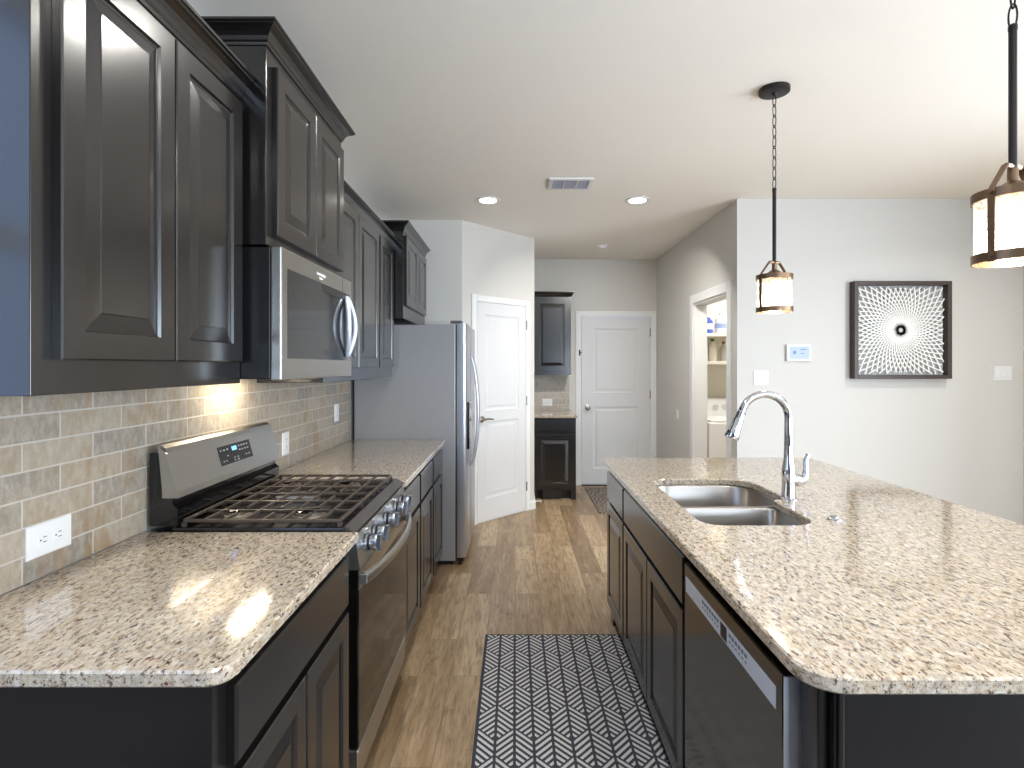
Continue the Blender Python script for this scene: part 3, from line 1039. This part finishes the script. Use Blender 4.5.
# oven door
od = obj('oven_door', B(-.546, -.502, RY0+.004, RY1-.004, .215, .785, bev=.004), GLASSB, t)
obj('door_top_trim', B(-.5025, -.5, RY0+.004, RY1-.004, .725, .784), STEEL, od)
hp_ = []
for k in range(15):
    s = k/14
    yy = RY0+.012+s*(RY1-RY0-.024)
    hp_.append((-.487+.043*math.sin(PI*s)**.8 if 0 < s < 1 else -.487, yy, .758))
obj('door_handle', tube(bmesh.new(), hp_, .017, 12, flat=(.7, 1.15)), STEEL, od, True)
for y in (RY0+.008, RY1-.036): obj('handle_mount', B(-.5, -.475, y, y+.028, .742, .774, bev=.003), STEEL, od)
obj('drawer', B(-.546, -.503, RY0+.004, RY1-.004, .107, .208, bev=.004), STEEL, t)
# back guard
bm = bmesh.new()
extr(bm, [(-1.172, 1.02), (-1.172, .93), (-1.085, .93), (-1.082, .985), (-1.10, 1.0), (-1.10, 1.02)], lambda a, b_, n: (a, n, b_), RY0+.003, RY1-.003)
obj('backguard_base', bm, BLACKE, t)
out = [(-1.135, 1.0205), (-1.080, 1.0205), (-1.083, 1.04), (-1.118, 1.164), (-1.124, 1.180), (-1.138, 1.189), (-1.1505, 1.188)]
bm = bmesh.new()
extr(bm, out, lambda a, b_, n: (a, n, b_), RY0, RY1)
bmesh.ops.bevel(bm, geom=[e for e in bm.edges if abs(e.verts[0].co.y-e.verts[1].co.y) < .01 and max(v.co.z for v in e.verts) > 1.04], offset=.006, segments=2, affect='EDGES')
bg = obj('backguard', bm, STEEL, t, False)
obj('backguard_shell', B(-1.176, -1.151, RY0+.004, RY1-.004, .93, 1.165, bev=.004), BLACKP, t)
obj('backguard_fill', B(-1.1505, -1.1355, RY0+.004, RY1-.004, 1.0205, 1.165), BLACKP, t)
# control display on the sloped face
v0 = Vector((-1.083, 0, 1.04))
v1 = Vector((-1.118, 0, 1.164))
dn = (v1-v0).normalized()
nn = Vector((dn.z, 0, -dn.x))
def FB(u, v, n):
    p = v0+dn*v+nn*n
    return (p.x, u, p.z)
def quadbox(fn, a, b_, c, d, n0, n1, bm=None):
    bm = bm or bmesh.new()
    return extr(bm, [(a, c), (b_, c), (b_, d), (a, d)], fn, n0, n1)
dp = obj('control_display', quadbox(FB, 2.03, 2.27, .032, .104, .0003, .002), BLACKP, bg)
bm = quadbox(FB, 2.125, 2.160, .078, .094, .0021, .0026)
obj('clock', bm, LED, dp)
KEYL = plain('pale_key_printing', (170, 172, 178), .5)
for yy, vv in [(2.045, .088), (2.068, .088), (2.092, .088), (2.18, .09), (2.2, .09), (2.22, .09), (2.242, .09), (2.18, .074), (2.2, .074), (2.222, .074), (2.244, .074), (2.085, .064), (2.05, .046), (2.07, .046), (2.13, .05), (2.155, .05), (2.13, .04), (2.155, .04), (2.22, .05), (2.242, .05)]:
    obj('key_legend', quadbox(FB, yy-.005, yy+.005, vv-.0022, vv+.0022, .0021, .0025), KEYL, dp)
# burners
for (bx, by, br_) in ((-.72, 1.90, .048), (-.97, 1.90, .036), (-.72, 2.35, .042), (-.97, 2.35, .036)):
    bb = obj('burner', lathe(bmesh.new(), (bx, by, .9262), [(br_+.012, 0), (br_+.010, .006), (br_, .007), (br_, .014)], 28), BURN, t, True)
    obj('burner_cap', lathe(bmesh.new(), (bx, by, .9405), [(br_-.006, 0), (br_-.006, .005), (br_-.012, .008)], 28), BLACKE, bb, True)
bm = bmesh.new()
P_ = counter_poly([(-.93, 2.085), (-.76, 2.085), (-.76, 2.165), (-.93, 2.165)], [.039]*4, 8)
prism(bm, P_, .9262, .938)
bb = obj('burner', bm, plain('oval_burner_alu', (190, 194, 204), .3, metal=.8), t)
# grates, three sections of cast bars
def grate(y0, y1, nbar):
    bm = bmesh.new()
    x0, x1, zt = -1.070, -.566, .950
    r = .0042
    def bar(p, q, h=.010, w=.0085):
        p, q = Vector(p), Vector(q)
        d_ = (q-p)
        if abs(d_.x) > abs(d_.y): box(bm, min(p.x, q.x), max(p.x, q.x), p.y-w/2, p.y+w/2, zt-h, zt, bev=.0018)
        else: box(bm, p.x-w/2, p.x+w/2, min(p.y, q.y), max(p.y, q.y), zt-h, zt, bev=.0018)
    for x in (x0, x1): bar((x, y0, 0), (x, y1, 0))
    for y in (y0, y1): bar((x0, y, 0), (x1, y, 0))
    ym = (y0+y1)/2
    bar((x0, ym, 0), (x1, ym, 0))
    for k in range(1, nbar):
        x = x0+(x1-x0)*k/nbar
        if k % 2: bar((x, y0, 0), (x, y1, 0))
        else:
            bar((x, y0, 0), (x, y0+(y1-y0)*.36, 0))
            bar((x, y1-(y1-y0)*.36, 0), (x, y1, 0))
    for x in (x0, x1):
        for y in (y0, y1): box(bm, x-.006, x+.006, y-.006, y+.006, .9262, zt-.011)
    return bm
for a, b_ in ((1.763, 2.003), (2.009, 2.241), (2.247, 2.487)):
    obj('grate', grate(a, b_, 8), IRON, t)

# ------------------------------------------------------------------ microwave
t = thing('microwave_oven', 'stainless over-the-range microwave with bowed double handle', 'microwave', (-.96, 2.125, 1.40))
obj('body', B(XL+.003, -.785, 1.7475, 2.4985, 1.403, 1.828, bev=.003), BLACKP, t)
md = obj('front_panel', B(-.784, -.7485, 1.7475, 2.4985, 1.398, 1.830, bev=.005), STEEL, t)
GLM = plain('smoky_microwave_glass', (30, 33, 35), .06, coat=.3, var=.05)
obj('window', B(-.7482, -.7468, 1.792, 2.385, 1.470, 1.765), GLM, md)
obj('door_surround', B(-.7482, -.7470, 2.3855, 2.462, 1.470, 1.765), BLACKE, md)
obj('vent_strip', B(-.7466, -.7455, 2.12, 2.385, 1.735, 1.7648), BLACKP, md)
KGR = plain('key_grey', (120, 120, 124), .5)
for r_ in range(6):
    for c_ in range(2):
        y = 2.415+c_*.02
        z = 1.50+r_*.036
        obj('key', B(-.7469, -.7462, y-.006, y+.006, z-.008, z+.008), KGR, md)
# vertical seam at right of top strip
obj('seam', B(-.7488, -.7478, 2.365, 2.368, 1.766, 1.829), BLACKP, md)
HM = plain('pale_handle_metal', (205, 212, 226), .3, metal=.4, var=.03)
for sgn in (-1, 1):
    pts = []
    for k in range(15):
        s = k/14
        bow = math.sin(PI*s)
        pts.append((-.741+.022*bow, 2.405+sgn*.042*bow+.004*sgn, 1.487+s*.262))
    obj('handle', tube(bmesh.new(), pts, [.008]+[.0115]*13+[.008], 12), HM, md, True)
# logo-like badge on the top strip
bm = bmesh.new()
for k in range(9): box(bm, -.7486, -.7480, 2.06+k*.0105, 2.067+k*.0105, 1.792, 1.800+.002*(k % 3 == 0))
box(bm, -.7486, -.7480, 2.085, 2.12, 1.778, 1.784)
obj('badge', bm, plain('badge_white', (235, 235, 238), .4), md)
for y in (2.15,):
    obj('task_lamp', B(-1.10, -1.04, y-.03, y+.03, 1.400, 1.4028), HOODG, t)
    a_ = area('task_lamp_light', (-1.085, y+.08, 1.397), (0, 0, 0), .05, .26, 1.9, (1, .86, .64))
    a_.parent = None

# ------------------------------------------------------------------ refrigerator
t = thing('refrigerator', 'side-by-side stainless refrigerator with grey sides past the left counter', 'refrigerator', (-.8, 4.39, 0))
FY0_, FY1_ = 3.95, 4.815
obj('cabinet_body', B(XL+.02, -.432, FY0_, FY1_, .03, 1.745, bev=.006), FRSIDE, t)
obj('base_grille', B(XL+.06, -.45, FY0_+.02, FY1_-.02, .002, .0295), BLACKP, t)
def fdoor(y0, y1):
    o_ = counter_poly([(-.424, y0), (-.353, y0), (-.353, y1), (-.424, y1)], [.004, .022, .022, .004], 6)
    bm = prism(bmesh.new(), o_, .055, 1.755)
    return obj('door', bm, STEELV, t, True)
n1 = fdoor(3.952, 4.338)
n2 = fdoor(4.346, 4.812)
obj('gasket', B(-.4315, -.4245, 3.956, 4.808, .06, 1.745), BLACKP, t)
for dd, y, s in ((n1, 4.305, -1), (n2, 4.38, 1)):
    pts = []
    for k in range(17):
        q = k/16
        pts.append((-.345+.052*math.sin(PI*q)**.7 if 0 < q < 1 else -.345, y, .66+q*.86))
    obj('door_handle', tube(bmesh.new(), pts, .011, 12), STEELV, dd, True)
bm = bmesh.new()
box(bm, -.3528, -.338, 4.02, 4.24, .83, 1.18, bev=.003)
ds = obj('water_dispenser', bm, BLACKE, n1)
obj('dispenser_buttons', B(-.3378, -.3365, 4.05, 4.20, 1.12, 1.165), plain('disp_grey', (150, 154, 160), .4), ds)
for y, z in ((3.99, 1.7555), (4.775, 1.7555)):
    obj('hinge_cap', B(-.47, -.385, y-.03, y+.03, z, z+.02, bev=.004), plain('hinge_grey', (90, 90, 94), .5), t)
bm = bmesh.new()
box(bm, -.42, -.375, 3.957, 3.985, .03, .054)
cyl(bm, (-.40, 3.957, .016), .013, .02, 'y', 16)
obj('foot', bm, DARKBR, t)

# ------------------------------------------------------------------ pendants
def pendant(x, y, label):
    t = thing('pendant_light', label, 'pendant light', (x, y, ZC), 0, 'pendant lights over the island')
    obj('canopy', lathe(bmesh.new(), (x, y, ZC-.022), [(.055, 0), (.067, .003), (.068, .012), (.068, .0215)], 36), DARKBR, t, True)
    bm = bmesh.new()
    # chain links
    n = 9
    ztop, zbot = ZC-.03, 2.272
    L_ = (ztop-zbot)/n
    for k in range(n):
        zc = ztop-L_*(k+.5)
        pts = []
        for j in range(17):
            a = 2*PI*j/16
            u, v = .009*math.cos(a), (L_*.62)*math.sin(a)
            ang = .35 if k % 2 else .35+PI/2
            pts.append((x+u*math.cos(ang), y+u*math.sin(ang), zc+v))
        tube(bm, pts, .0022, 6, caps=False)
    lathe(bm, (x, y, ZC-.034), [(.006, 0), (.012, .012)], 12)
    obj('chain', bm, DARKBR, t, True)
    bm = cyl(bmesh.new(), (x, y, 1.925), .0085, 2.272-1.925, 'z', 14)
    lathe(bm, (x, y, 2.262), [(.0095, 0), (.0095, .012), (.004, .016)], 14)
    obj('rod', bm, DARKBR, t, True)
    zt, zb, R0 = 1.872, 1.697, .0735
    ang = math.radians(200)
    dx, dy = math.cos(ang), math.sin(ang)
    # bracket under the rod
    bm = bmesh.new()
    tube(bm, [(x+dx*.026, y+dy*.026, 1.930), (x-dx*.026, y-dy*.026, 1.930)], .007, 8)
    lathe(bm, (x, y, 1.895), [(.011, 0), (.011, .03)], 14)
    obj('bracket', bm, BRONZE, t, True)
    for s in (1, -1):
        bm = bmesh.new()
        path = [(.026, 1.931), (.030, 1.926), (R0+.006, 1.868), (R0+.007, 1.86), (R0+.007, zb-.003)]
        tx, ty = -dy, dx
        rows = []
        for r_, z in path:
            for_ = []
            for wd, th in ((-.0075, 0), (.0075, 0), (.0075, .0025), (-.0075, .0025)):
                rr = (r_+th)*s
                for_.append(bm.verts.new((x+dx*rr+tx*wd, y+dy*rr+ty*wd, z+(.0025 if (th and r_ < R0) else 0))))
            rows.append(for_)
        for A, D in zip(rows, rows[1:]):
            for j in range(4): bm.faces.new([A[j], A[(j+1) % 4], D[(j+1) % 4], D[j]])
        bm.faces.new(rows[0])
        bm.faces.new(rows[-1])
        for z in (zt-.012, zb+.012):
            cxx, cyy = x+dx*(R0+.009)*s, y+dy*(R0+.009)*s
            tube(bm, [(cxx, cyy, z), (cxx+dx*.006*s, cyy+dy*.006*s, z)], .005, 8)
        obj('strap', bm, BRONZE, t)
    for z0_ in (zt-.024, zb):
        bm = bmesh.new()
        seg = 40
        rings = []
        for r_, z in ((R0+.002, z0_), (R0+.0065, z0_), (R0+.0065, z0_+.022), (R0+.002, z0_+.022)):
            rings.append([bm.verts.new((x+r_*math.cos(2*PI*i/seg), y+r_*math.sin(2*PI*i/seg), z)) for i in range(seg)])
        for q in range(4):
            A, D = rings[q], rings[(q+1) % 4]
            for i in range(seg): bm.faces.new([A[i], A[(i+1) % seg], D[(i+1) % seg], D[i]])
        obj('ring', bm, BRONZE, t, True)
    g = obj('glass_shade', lathe(bmesh.new(), (x, y, zb+.001), [(R0, 0), (R0, zt-zb-.004)], 40, caps=False), PGLASS, t, True)
    obj('socket_cap', lathe(bmesh.new(), (x, y, 1.845), [(.018, 0), (.034, .022), (.034, .034), (.012, .05)], 24), BRONZE, t, True)
    obj('bulb', lathe(bmesh.new(), (x, y, 1.742), [(.003, 0), (.018, .006), (.028, .022), (.030, .038), (.025, .058), (.015, .08), (.013, .102)], 24), BULB, t, True)
    l = bpy.data.lights.new('pendant_bulb_light', 'POINT')
    l.energy = 4
    l.color = (1, .92, .8)
    l.shadow_soft_size = .03
    o_ = bpy.data.objects.new('pendant_bulb_light', l)
    C.objects.link(o_)
    o_.location = (x, y, 1.72)
    return t
pendant(1.212, 2.547, 'bronze and glass pendant light hanging further away, above the faucet')
pendant(1.212, 1.327, 'bronze and glass pendant light hanging nearest, cut by the right photo edge')

# ------------------------------------------------------------------ ceiling fittings
for (x, y), lb in zip(CANS, ('left round recessed ceiling light in front of the pantry', 'right round recessed ceiling light toward the hall wall')):
    t = thing('recessed_light', lb, 'ceiling light', (x, y, ZC), 0, 'recessed ceiling lights')
    obj('trim_ring', lathe(bmesh.new(), (x, y, ZC-.006), [(.068, 0), (.092, .001), (.094, .0055)], 40), PLASTIC, t, True)
    obj('lens', lathe(bmesh.new(), (x, y, ZC-.0085), [(.066, 0), (.067, .002)], 36), GLOW, t)
t = thing('air_vent', 'white rectangular ceiling air register with dark louvres', 'vent', (.39, 3.86, ZC))
bm = bmesh.new()
vx0, vx1, vy0, vy1 = .235, .545, 3.745, 3.975
for a, b_, c, d in ((vx0, vx1, vy0, vy0+.028), (vx0, vx1, vy1-.028, vy1), (vx0, vx0+.028, vy0+.028, vy1-.028), (vx1-.028, vx1, vy0+.028, vy1-.028),
                    (vx0+.105, vx0+.113, vy0+.028, vy1-.028), (vx0+.197, vx0+.205, vy0+.028, vy1-.028)):
    box(bm, a, b_, c, d, ZC-.012, ZC-.0005)
obj('frame', bm, PLASTIC, t)
obj('duct', B(vx0+.028, vx1-.028, vy0+.028, vy1-.028, ZC-.003, ZC-.0006), MESHG, t)
bm = bmesh.new()
for k in range(10):
    y = vy0+.038+k*.0175
    extr(bm, [(y, ZC-.004), (y+.003, ZC-.004), (y+.010, ZC-.011), (y+.007, ZC-.011)], lambda a, b_, n: (n, a, b_), vx0+.028, vx1-.028)
obj('louvres', bm, plain('louvre_grey', (150, 152, 165), .5), t)
t = thing('smoke_detector', 'small round white smoke detector on the far hall ceiling', 'smoke detector', (.94, 5.88, ZC))
obj('base', lathe(bmesh.new(), (.94, 5.88, ZC-.012), [(.062, 0), (.064, .0115)], 32), PLASTIC, t, True)
obj('cover', lathe(bmesh.new(), (.94, 5.88, ZC-.034), [(.035, 0), (.050, .004), (.057, .0215)], 32), PLASTIC, t, True)

# ------------------------------------------------------------------ wall plates
SLOT = plain('outlet_slot', (60, 58, 56), .5)
def outlet(fn, uc, vc, label, horizontal=True, w=.115, h=.07, sockets=True, group='outlets on the tile backsplash'):
    p = fn(uc, vc, 0)
    t = thing('wall_outlet', label, 'outlet', p, 0, group)
    bm = slab(bmesh.new(), fn, uc-w/2, uc+w/2, vc-h/2, vc+h/2, .006, [], CABP, edge=.003)
    obj('cover_plate', bm, PLASTIC, t)
    for s in (-1, 1):
        u_, v_ = (uc+s*w*.17, vc) if horizontal else (uc, vc+s*h*.17)
        bm = bmesh.new()
        q = .0165
        bm = slab(bm, fn, u_-q, u_+q, v_-q*.95, v_+q*.95, .0075, [], CABP, edge=.001)
        r = obj('receptacle', bm, PLASTIC, t)
        if sockets:
            bm = bmesh.new()
            if horizontal:
                for dv in (-.006, .006): quadbox(fn, u_-.002, u_+.008, v_+dv-.001, v_+dv+.001, .0076, .0079, bm)
                quadbox(fn, u_-.011, u_-.007, v_-.002, v_+.002, .0076, .0079, bm)
            else:
                for dv in (-.006, .006): quadbox(fn, u_+dv-.001, u_+dv+.001, v_-.002, v_+.008, .0076, .0079, bm)
                quadbox(fn, u_-.002, u_+.002, v_-.011, v_-.007, .0076, .0079, bm)
            obj('slots', bm, SLOT, r)
    return t
# wide near outlet: px 25..70
yn = lambda px: 1.187*545/(515-px)
outlet(FX(XL), (yn(25)+yn(70))/2, 1.011, 'white horizontal outlet plate low on the tiles above the near counter', w=.133, h=.083)
outlet(FX(XL), (yn(281)+yn(289))/2, 1.045, 'white outlet plate on the tiles just past the range', False, w=.078, h=.115)
outlet(FX(XL), (yn(331)+yn(341))/2, 1.135, 'white outlet plate on the tiles near the refrigerator', False, w=.078, h=.115)
outlet(FYn(6.588), .39, 1.005, 'white horizontal outlet plate on the far grey backsplash', group=None, w=.12, h=.085)

def switch(fn, uc, vc, n, label, w, h=.115, name='light_switch'):
    t = thing(name, label, 'light switch', fn(uc, vc, 0))
    obj('cover_plate', slab(bmesh.new(), fn, uc-w/2, uc+w/2, vc-h/2, vc+h/2, .006, [], CABP, edge=.003), PLASTIC, t)
    for k in range(n):
        u_ = uc+(k-(n-1)/2)*.046
        bm = slab(bmesh.new(), fn, u_-.016, u_+.016, vc-.032, vc+.032, .009, [], CABP, edge=.003)
        obj('rocker', bm, plain('rocker_white', (228, 228, 228), .3) if 'rocker_white' not in MATS else MATS['rocker_white'], t)
DWY = 4.22
def wx(px): return (px-515)/545*DWY
def wz(py): return CAMZ-(py-366)/545*DWY
switch(FYn(DWY), wx(760.5), wz(378), 2, 'white double rocker switch below the thermostat, left on the wall', .115)
switch(FYn(DWY), wx(1002.5), wz(373.5), 3, 'white triple rocker switch right of the framed art', .14)
switch(FXn(RX), 1.72*545/(677.6-515), CAMZ-(414-366)*5.76/545, 1, 'small white switch on the shaded hall wall beside the laundry opening', .07, .10)
t = thing('thermostat', 'white thermostat panel with pale blue screen on the wall', 'thermostat', (wx(797.5), DWY, wz(352.5)))
bm = slab(bmesh.new(), FYn(DWY), wx(785.5), wx(809.5), wz(361), wz(344.5), .022, [], CABP, edge=.004)
obj('housing', bm, PLASTIC, t)
sn = obj('screen', quadbox(FYn(DWY), wx(788), wx(808), wz(359), wz(346.5), .0222, .0235), SCREEN, t)
bm = bmesh.new()
SCB = glow('screen_blue', (140, 168, 225), .75)
cyl(bm, (wx(793), DWY-.0242, wz(352.5)), .014, .0006, 'y', 20)
quadbox(FYn(DWY), wx(799), wx(805), wz(350), wz(349), .0236, .0242, bm)
quadbox(FYn(DWY), wx(799), wx(803), wz(354), wz(353.3), .0236, .0242, bm)
obj('screen_dial', bm, SCB, sn)

# ------------------------------------------------------------------ framed art
t = thing('wall_art', 'square dark-framed art of white woven radial strips on the right wall', 'wall art', (2.99, DWY, 1.72))
ax0, ax1, az0, az1 = 2.590, 3.334, 1.347, 2.094
acx, acz = (ax0+ax1)/2, (az0+az1)/2
bm = bmesh.new()
f_ = .030
for a, b_, c, d in ((ax0, ax0+f_, az0, az1), (ax1-f_, ax1, az0, az1), (ax0+f_, ax1-f_, az0, az0+f_), (ax0+f_, ax1-f_, az1-f_, az1)):
    box(bm, a, b_, DWY-.065, DWY-.001, c, d, bev=.002)
obj('frame', bm, FRAMEM, t)
obj('backing', B(ax0+f_, ax1-f_, DWY-.010, DWY-.002, az0+f_, az1-f_), ARTBG, t)
bm = bmesh.new()
hx = (ax1-ax0)/2-f_-.003
hz = (az1-az0)/2-f_-.003
for s in (-1, 1):
    M_ = 52
    for k in range(M_):
        a0 = 2*PI*k/M_
        prev = None
        r = .018
        yy = DWY-.030-(.006 if s > 0 else 0)
        while r < .62:
            a = a0+s*(1.35*(1-math.exp(-r*3.2)))
            px_, pz_ = r*math.cos(a), r*math.sin(a)
            if abs(px_) > hx or abs(pz_) > hz: break
            # ribbon cross-section perpendicular to path
            a2 = a0+s*(1.35*(1-math.exp(-(r+.005)*3.2)))
            d_ = Vector(((r+.005)*math.cos(a2)-px_, (r+.005)*math.sin(a2)-pz_)).normalized()
            nx, nz = -d_.y*.0043, d_.x*.0043
            row = [bm.verts.new((acx+px_+nx, yy, acz+pz_+nz)), bm.verts.new((acx+px_-nx, yy, acz+pz_-nz)),
                   bm.verts.new((acx+px_-nx, yy+.004, acz+pz_-nz)), bm.verts.new((acx+px_+nx, yy+.004, acz+pz_+nz))]
            if prev:
                for j in range(4): bm.faces.new([prev[j], prev[(j+1) % 4], row[(j+1) % 4], row[j]])
            else: bm.faces.new(row)
            prev = row
            r += .022
        if prev: bm.faces.new(prev)
obj('woven_strips', bm, STRING, t)
obj('center_hub', lathe(bmesh.new(), (acx, DWY-.0375, acz), [(.012, 0), (.016, .003), (.018, .007)], 24, 'y'), plain('grey_hub', (190, 190, 188), .5), t, True)

# ------------------------------------------------------------------ rugs
rl = 1.86
r_ = obj('kitchen_rug', B(-.3615, .3615, -rl/2, rl/2, 0, .007, bev=.002), RUG)
r_.location = (.2035, 2.922-rl/2, .0005)
tag(r_, 'navy and white geometric runner rug on the floor beside the island', 'rug')
t_ = obj('door_mat', B(.825, 1.60, 5.34, 6.45, .0005, .010, bev=.003), MAT2)
tag(t_, 'mottled grey-brown doormat in front of the white end door', 'doormat')

# ------------------------------------------------------------------ laundry
t = thing('washing_machine', 'white top-load washer seen through the laundry opening', 'washing machine', (2.3, 5.55, 0))
wm0, wm1 = 1.86, 2.54
WHT = plain('white_enamel', (236, 236, 234), .2, coat=.3, var=.01)
obj('cabinet', B(wm0, wm1, 5.235+.02, 5.93, .02, .90, bev=.012), WHT, t)
obj('lid', B(wm0+.03, wm1-.03, 5.262, 5.72, .9005, .922, bev=.008), WHT, t)
bm = bmesh.new()
extr(bm, [(5.735, .9005), (5.93, .9005), (5.93, 1.085), (5.80, 1.10), (5.775, 1.08)], lambda a, b_, n: (n, a, b_), wm0, wm1)
cn = obj('control_console', bm, WHT, t)
for x in (1.98, 2.115, 2.215, 2.33, 2.44):
    obj('dial', lathe(bmesh.new(), (x, 5.745, 1.01), [(.030, 0), (.028, .016)], 20, 'y'), plain('dial_white', (214, 214, 216), .3, metal=.3), cn, True)
for (x, y) in ((1.92, 5.3), (2.48, 5.3), (1.92, 5.88), (2.48, 5.88)): obj('foot', cyl(bmesh.new(), (x, y, 0), .02, .0195), BLACKP, t)
SHM = plain('white_wire_shelf', (238, 234, 224), .4)
for z, lb in ((1.765, 'upper white laundry shelf carrying jugs'), (1.478, 'lower white laundry shelf above the washer')):
    t = thing('laundry_shelf', lb, 'shelf', (2.4, 5.8, z))
    obj('shelf_board', B(RX+.125, 3.15, 5.62, 5.969, z, z+.016), SHM, t)
    obj('front_lip', B(RX+.125, 3.15, 5.612, 5.6195, z-.014, z+.018), SHM, t)
def jug(x, y, z, r, h, body, capm, label, neck=.4, flat=1.0):
    t = thing('detergent_bottle', label, 'bottle', (x, y, z))
    prof = [(r*.92, 0), (r, .01), (r, h*.62), (r*.92, h*.72), (r*neck, h*.84), (r*neck, h*.88)]
    obj('bottle_body', lathe(bmesh.new(), (x, y, z), prof, 24), body, t, True)
    obj('cap', lathe(bmesh.new(), (x, y, z+h*.881), [(r*neck*1.1, 0), (r*neck*1.1, h*.1), (r*neck*.8, h*.12)], 18), capm, t, True)
    return t
BL = plain('blue_plastic', (70, 100, 190), .35)
WP = plain('milky_plastic', (232, 234, 240), .35)
GR = plain('green_plastic', (50, 110, 70), .4)
BG = plain('beige_plastic', (214, 208, 192), .4)
RD = plain('brown_red_plastic', (120, 70, 60), .4)
yS = 5.76
def lx(px): return (px-515)/545*yS
zs1, zs2 = 1.7812, 1.4942
j = jug(lx(708), yS, zs1, .05, .20, BL, WP, 'blue detergent bottle at the left of the upper laundry shelf')
obj('paper_label', lathe(bmesh.new(), (lx(708), yS, zs1+.05), [(.0506, 0), (.0506, .06)], 24, caps=False), WP, j, True)
j = jug(lx(722), yS, zs1, .075, .23, WP, WP, 'large white jug on the upper laundry shelf')
obj('paper_label', lathe(bmesh.new(), (lx(722), yS, zs1+.06), [(.0756, 0), (.0756, .05)], 24, caps=False), plain('pale_blue_label', (150, 170, 215), .5), j, True)
jug(lx(703.5), yS, zs2, .045, .2, WP, WP, 'small white bottle at the left of the lower laundry shelf')
jug(lx(713.2), yS+.02, zs2, .045, .24, BG, GR, 'beige bottle with green cap on the lower laundry shelf')
jug(lx(723.5), yS, zs2, .036, .21, plain('grey_bottle', (176, 170, 160), .4), RD, 'slim greyish bottle with dark red cap on the lower laundry shelf')

# door stop by the pantry wall
t = thing('door_stop', 'small white door stop on the baseboard of the pantry corner', 'door stop', (.215, 5.62, .05))
obj('stem', cyl(bmesh.new(), (.2105, 5.62, .05), .005, .05, 'x', 10), PLASTIC, t)
obj('tip', cyl(bmesh.new(), (.2608, 5.62, .05), .010, .014, 'x', 14), PLASTIC, t)
